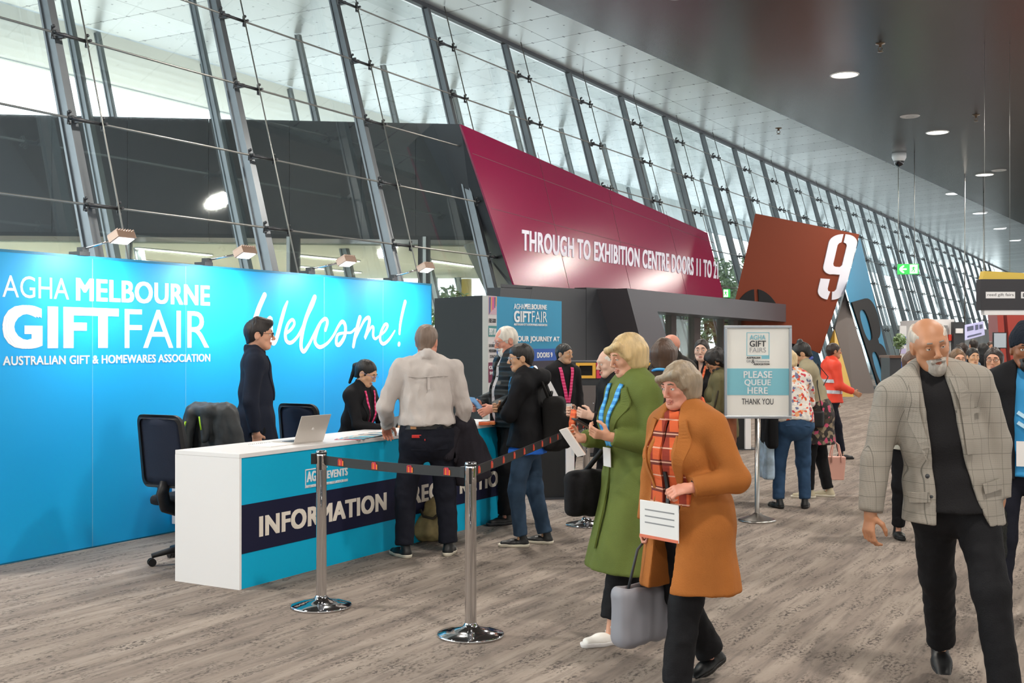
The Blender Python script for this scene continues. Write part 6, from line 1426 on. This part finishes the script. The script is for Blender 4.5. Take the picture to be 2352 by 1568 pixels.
f = grid_for((-.42, -.2, .62), (.0, .25, 1.05), .012); f.rbox((-.24, .02, .84), (.06, .13, .15), .04); hb = local_thing(r, 'shoulder_bag', 'rust brown bag at the side of the curly-haired person', 'bag'); soft(f, 'body', mat('rust_leather', '8c4a22', .5, bump=.2), hb, fold=.006); MB().tube([(-.24, -.08, .95), (-.20, -.05, 1.30), (-.13, 0, 1.37), (-.22, .06, 1.2), (-.24, .12, .95)], .010, 6).build('strap', mat('strap_dark', '3b3326', .8), hb)
pp_ = local_thing(r, 'paper_bag', 'white paper bag held by the curly-haired person', 'bag'); gp = Vector(r.J['gripL'])*r.q; MB().box((-.05, -.12, -.42), (.05, .12, -.12)).build('body', mat('paper_white', 'f4f2ef', .8), pp_, .004, loc=gp); MB().tube([gp+Vector(v) for v in ((0, -.06, -.12), (0, -.02, 0), (0, .02, 0), (0, .06, -.12))], .004, 6).build('handle', white, pp_)
# floral top
r = person('person in a floral top and blue jeans bending forward, back turned', loc(1822, 11.45), D2R(6), 1.64, dict(skin='fair', fem=True, hair='bob', haircol='cdb48a', girth=1.18, lean=(.02, .19), head=(-10, 30, 0), armR=((.30, .45, -1), (-.30, 1, .05)), armL=((-.15, .5, -1), (.1, 1, .1)), handR=dict(palm=(-1, 0, 0), curl=.8), footL=(-.15, .03, 12), footR=(.13, .0, -24), trousers=denim_m, wide=.006, legend=.97, shoes=black, wear=[('blouse', dict(off=.026, hem=.90, m=floral, fold=.012, cuff=.75))]), 'mid')
f = r.ftr; f.X /= np.float32(r.q); f.Y /= np.float32(r.q); f.Z /= np.float32(r.q); r.fields['trousers'] = f
for s_ in (-1, 1): seam(r, 'trousers', [(s_*.085-.05, .885), (s_*.085+.05, .885)], denim_m, 'back_pocket', .10, (0, -1), .005)
f = grid_for((-.45, -.25, .55), (-.05, .3, 1.15), .012); f.rbox((-.255, -.02, .80), (.06, .13, .19), .04); hb = local_thing(r, 'shoulder_bag', 'black bag hanging at the side of the floral top, behind the sign', 'bag'); soft(f, 'body', blackc, hb, fold=.008); MB().tube([(-.25, -.10, .95), (-.22, -.02, 1.2), (-.15, .16, 1.34), (-.22, .12, 1.15), (-.26, .06, .95)], .010, 6).build('strap', black, hb)
cb = local_thing(r, 'carrier_bag', 'pale blue patterned carrier bag beside the blue jeans', 'bag'); f = grid_for((-.5, -.3, .25), (-.05, .3, .82), .012); f.rbox((-.27, .02, .50), (.045, .12, .20), .02); soft(f, 'body', mat('pale_blue_bag', 'a9bfd2', .5, var=.3, vscale=12), cb, fold=.010); MB().tube([(-.27, -.05, .68), (-.27, 0, .78), (-.27, .08, .68)], .005, 6).build('handle', white, cb)
# bun
r = person('person with a hair bun and navy lanyard, leaning over by the floral top', loc(1880, 12.25), D2R(72), 1.70, dict(skin='asian', fem=True, hair='bun', haircol='15120f', lean=(0, .14), head=(4, 34, 0), lookdown=1, armR=((.12, .35, -1), (-.3, 1, -.25)), armL=((-.22, .10, -1), (.35, 1, -.25)), footL=(-.09, .10, 6), footR=(.09, -.10, -6), trousers=blackc, legend=.98, shoes=cloth('beige_trainer', 'bfb49a'), sole=creamsole, wear=[('skirt', dict(off=.026, hem=.60, flare=.05, m=dfloral, sleeve=0, collar=False)), ('jumper', dict(off=.030, hem=.96, m=beige))]), 'mid')
mb = MB(); C = [Vector(r.tp(.072*math.cos(a), -.012+.085*math.sin(a), 1.50-.05*math.sin(a)))*r.q for a in [2*PI*k/20 for k in range(20)]]; mb.tube(C, .018*r.q, 6, closed=True, flat=.5); mb.build('lanyard', navyl, r.t)
f = grid_for((-.36, -.1, .62), (-.05, .2, 1.0), .012); f.rbox((-.24, .02, .86), (.05, .09, .09), .02); hb = local_thing(r, 'handbag', 'small black crossbody bag on the person with the hair bun', 'bag'); soft(f, 'body', black, hb); MB().tube([(-.24, -.05, .94), (-.2, .0, 1.2), (.1, .02, 1.44), (.0, -.1, 1.3), (-.24, .08, .94)], .006, 6).build('strap', black, hb)
p = at(1919, 1070, 12.6); pk = thing('handbag', 'blush pink tote handbag hanging behind the person with the hair bun', 'handbag', (p.x, p.y, 0.0), -.1)
z0, z1 = at(0, 1101, 12.6).z, at(0, 1048, 12.6).z
mb = MB(); mb.add([(-.085, -.05, z0), (.085, -.05, z0), (.085, .05, z0), (-.085, .05, z0), (-.105, -.055, z1), (.105, -.055, z1), (.105, .055, z1), (-.105, .055, z1)], [(0, 3, 2, 1), (0, 1, 5, 4), (1, 2, 6, 5), (2, 3, 7, 6), (3, 0, 4, 7), (4, 5, 6, 7)]); pinkb = mat('blush_leather', 'dba596', .45); mb.build('body', pinkb, pk, .008)
for y in (-.058, .058): MB().tube([(-.05, y, z1-.06), (-.05, y, z1+.02), (-.03, y*.6, z1+.13), (0, 0, z1+.16), (.03, y*.6, z1+.13), (.05, y, z1+.02), (.05, y, z1-.06)], .008, 6).build('handle', pinkb, pk)
# hi-vis worker
r = person('person in an orange hi-vis jacket in front of the yellow slab', loc(1908, 16.2), D2R(-85), 1.66, dict(skin='tan', hair='short', haircol='2a1d18', armR=((.1, .15, -1), (-.1, .9, -.4)), armL=((-.1, -.1, -1), (0, .6, -1)), footL=(-.08, .2, 0), footR=(.08, -.2, 0), trousers=denim_d, shoes=black, wear=[('hi_vis_jacket', dict(off=.034, hem=.86, m=hivis))]), 'mid')
for z in (1.0, 1.16): torso_ring(r, z, z+.05, .044, mat('reflective_grey', 'b9bcc0', .35, .3), 'reflective_band')
# crowd at the right
def crowd(lb, px, Y, rz, H, skin_, hair, hc, m, fem=True, gl=None, head=(0, 4, 0), res='mid', coat=.84, extra=None, arms=None):
    arms = arms or (((.14, .02, -1), (0, .35, -1)), ((-.14, .02, -1), (0, .35, -1)))
    r = person(lb, loc(px, Y), D2R(rz), H, dict(skin=skin_, fem=fem, hair=hair, haircol=hc, glasses=gl, head=head, armR=arms[0], armL=arms[1], footL=(-.09, .12, 4), footR=(.09, -.12, -4), trousers=blackc, shoes=black, wear=[('jacket', dict(off=.026, hem=coat, m=m, open=[(0, 1.52, .04), (0, 1.38, .02)]))]), res)
    if extra: extra(r)
    return r
sc_m = cloth('blue_grey_scarf', '6a7e92')
def scarf(r):
    mb = MB()
    for j in range(2): mb.tube([Vector(r.tp(.085*math.cos(a), -.008+.09*math.sin(a), 1.48+.04*j-.03*math.sin(a)))*r.q for a in [2*PI*k/20 for k in range(20)]], .036*r.q, 8, closed=True)
    mb.build('scarf', sc_m, r.t)
crowd('person with brown hair in pale grey behind the checked blazer, left side', 2094, 9.6, 178, 1.60, 'fair', 'long', '5a3d2c', cloth('pale_grey_knit', 'a9a79c'), head=(-10, 12, 0), arms=(((.02, .05, -1), (-.6, .8, .1)), ((-.02, .05, -1), (.6, .8, .1))))
crowd('person with light brown hair seen over the checked shoulder', 2196, 12.2, 180, 1.60, 'fair', 'long', '6d5138', charc, gl='5a4a40')
crowd('person with black hair and a blue-grey scarf in the crowd', 2231, 14.5, 182, 1.60, 'asian', 'tied', '14110f', blackc, extra=scarf)
crowd('person with dark hair and glasses in a yellow hi-vis jacket', 2284, 10.6, 150, 1.62, 'fair', 'long', '2a1f1b', hiyel, gl='3a2c2a')
crowd('person in a beige coat walking away down the concourse', 2238, 24, 5, 1.74, 'fair', 'short', '231a16', cloth('beige_coat', 'a39c8b'), False, res='far', coat=.6)
crowd('dark-haired person far off, left of the blue-grey scarf', 2199, 19, 175, 1.60, 'tan', 'long', '1c1512', blackc, res='far')
crowd('dark-haired person far off, above the light brown hair', 2213, 22, 10, 1.66, 'fair', 'bob', '2c1e18', cloth('plum_coat', '4a3440'), res='far')
crowd('dark-haired person in black far off, right of the beige coat', 2262, 20, 20, 1.66, 'asian', 'long', '15110f', blackc, res='far')
crowd('person in navy far off, last in the crowd by the red panel', 2274, 28, 178, 1.70, 'fair', 'short', '3a2a20', navyc, False, res='far')
# ================================================================ greenery outside and stands far down the concourse
leafm = [mat('leaf_green', '5f7a44', .6, var=.3, vscale=3), mat('leaf_pale', '9db58c', .6, var=.2, vscale=3)]
def tree(p, h, rad, n, label, name='tree', ls=.16, group='trees outside the glass'):
    t = thing(name, label, 'tree' if name == 'tree' else 'plant', p, 0, group); rng = random.Random(int(p[0]*10)+n)
    MB().tube([(0, 0, 0), (.05, .03, h*.35), (0, .05, h*.75)], [rad*.07, rad*.055, rad*.03], 8).build('trunk', mat('bark', '5a4a3c', .9, var=.3), t)
    mb = MB()
    for k in range(n):
        a = rng.uniform(0, 2*PI); u = rng.uniform(-1, 1); rr = rng.random()**.4; c = Vector((rad*rr*math.sqrt(1-u*u)*math.cos(a), rad*rr*math.sqrt(1-u*u)*math.sin(a), h*.66+u*rr*h*.36))
        d = Vector((rng.gauss(0, 1), rng.gauss(0, 1), rng.gauss(0, .6))).normalized(); e = d.orthogonal().normalized(); s_ = ls*rng.uniform(.6, 1.3)
        mb.add([c-d*s_, c+e*s_*.45, c+d*s_, c-e*s_*.45], [(0, 1, 2, 3)], rng.randint(0, 1))
    mb.build('foliage', leafm, t); return t
def on_ground(px, Y, z=-.05): return (((px-CX)/F)*Y, Y, z)
tree(on_ground(1620, 46), 5.2, 1.7, 1500, 'leafy green tree outside, seen through the grey doorway')
tree(on_ground(1555, 60), 5.0, 1.4, 1200, 'pale leafy tree outside, left in the doorway glass')
tree(on_ground(1710, 50), 5.5, 1.5, 1200, 'leafy tree outside behind the queue sign')
tree(on_ground(1030, 35), 3.4, 1.05, 1500, 'round leafy tree in the lobby above the black booth side', ls=.12)
tree(on_ground(1075, 39), 3.3, .9, 900, 'smaller leafy tree in the lobby by the slanted wall end', ls=.12)
ypost = MB(); p = at(1072, 700, 37); MB().box((-.16, -.16, 0), (.16, .16, 3.8)).build('trim_8', mat('yellow_post', 'dcbf6a', .6), kind='structure', loc=(p.x, 37, -.05))
for k, px in enumerate((1002, 1052)): p = at(px, 700, 36); MB().box((-.05, -.05, 0), (.05, .05, 3.8)).build(f'trim_{9+k}', tw, kind='structure', loc=(p.x, 36, -.05))
# far stand with white walls
def pxbox(mb, x0, y0, x1, y1, Y, d=.4, o=(0, 0, 0), mi=0):
    a = at(x0, y1, Y); b = at(x1, y0, Y); mb.box((a.x-o[0], Y-o[1], max(0, a.z)-o[2]), (b.x-o[0], Y+d-o[1], b.z-o[2]), mi); return mb
def far_thing(name, label, cat, px, Y, group=None): p = on_ground(px, Y, 0); return thing(name, label, cat, p, 0, group), (p[0], p[1], 0)
t, o = far_thing('exhibition_stand', 'white walled exhibition stand with dark panels far down the concourse', 'stand', 2180, 30)
pxbox(MB(), 2142, 733, 2192, 940, 30, 2.5, o).build('white_wall', white, t); pxbox(MB(), 2191, 739, 2216, 940, 29.8, 2.4, o).build('dark_panel', dgrey, t); pxbox(MB(), 2158, 747, 2177, 940, 29.93, .06, o).build('grey_door', mat('stand_grey', '8f9090', .5), t)
pxbox(MB(), 2180, 768, 2186, 782, 29.9, .08, o).build('red_notice', mat('notice_red', 'd8412c', .5), t); pxbox(MB(), 2196, 754, 2212, 765, 29.75, .05, o).build('white_notice', white, t); pxbox(MB(), 2159, 754, 2173, 766, 29.88, .05, o).build('white_notice', white, t)
t, o = far_thing('video_board', 'pale violet illuminated board hanging far down the concourse', 'screen', 2240, 44)
scv = mat('violet_screen', 'b9b4dc', .4, emit=('b9b4dc', .5)); a, b, c, d = [at(x, y, Y) for x, y, Y in ((2217, 781, 43), (2262, 769, 48), (2259, 737, 48), (2216, 746, 43))]
O = Vector(o); MB().prism([a-O, b-O, c-O, d-O], (.1, .3, 0)).build('screen', scv, t); mb = MB()
for u, v, w_, h in ((.1, .55, .3, .3), (.5, .5, .14, .36), (.72, .52, .16, .3), (.1, .12, .7, .12)):
    P = [a+(b-a)*x+(d-a)*y-O+Vector((0, -.03, 0)) for x, y in ((u, v), (u+w_, v), (u+w_, v+h), (u, v+h))]; mb.prism(P, (0, .02, 0))
mb.build('picture', mat('screen_ink', '4a4f7a', .5), t); MB().tube([c-O, Vector((c.x-O.x, c.y-O.y, 9.0))], .02, 6).tube([d-O, Vector((d.x-O.x, d.y-O.y, 9.0))], .02, 6).build('hanging_wire', cablem, t)
t, o = far_thing('banner_stand', 'tall slim blue and white patterned banner left of the checked blazer', 'banner', 2075, 26)
pxbox(MB(), 2068, 748, 2082, 905, 26, .06, o).build('panel', white, t); pm_ = [mat('print_blue', '2a5fc0', .5), mat('print_lilac', 'c9c0e6', .5)]
for k, (y0, y1) in enumerate(((772, 792), (800, 812), (830, 850))): pxbox(MB(), 2069, y0, 2081, y1, 25.98, .02, o).build('printed_block', pm_[k % 2], t); MB().box((-.25, -.15, 0), (.25, .25, .03)).build('foot', dgrey, t)
t, o = far_thing('counter_plinth', 'dark display plinth at the foot of the letter slab', 'plinth', 2056, 25); pxbox(MB(), 2044, 822, 2070, 925, 25, .6, o).build('body', dgrey, t); pxbox(MB(), 2043, 816, 2071, 822, 24.95, .7, o).build('top', mat('plinth_top', '6a4a3a', .5), t)
q = at(2066, 816, 25.3); tree((q.x, q.y, q.z), .48, .15, 260, 'small potted green plant on the dark plinth', 'potted_plant', .05, None)
t, o = far_thing('red_portal', 'red slanted portal legs in the distance behind the hanging sign', 'portal', 2310, 40); mb = MB(); redm = mat('portal_red', 'a8392c', .5)
for x0, x1, x2, x3 in ((2300, 2316, 2304, 2290), (2326, 2420, 2380, 2312)): mb.prism([at(x0, 880, 40)-Vector(o), at(x1, 880, 40)-Vector(o), at(x2, 716, 40)-Vector(o), at(x3, 716, 40)-Vector(o)], (0, .8, 0)); mb.build('leg', redm, t); mb = MB()
t, o = far_thing('monitor', 'pale monitor on a stand between the crowd and the knitted hat', 'monitor', 2297, 21); pxbox(MB(), 2282, 763, 2313, 800, 21, .05, o).build('bezel', black, t); pxbox(MB(), 2284, 765, 2311, 798, 20.98, .02, o).build('screen', mat('pale_screen', '9aa2aa', .2, emit=('9aa2aa', .25)), t); MB().tube([(0, .06, 0), (0, .06, 1.6)], .03, 8).build('stand', dgrey, t); MB().lathe([(0, 0), (.25, 0), (.25, .02), (0, .03)], 16).build('foot', dgrey, t)
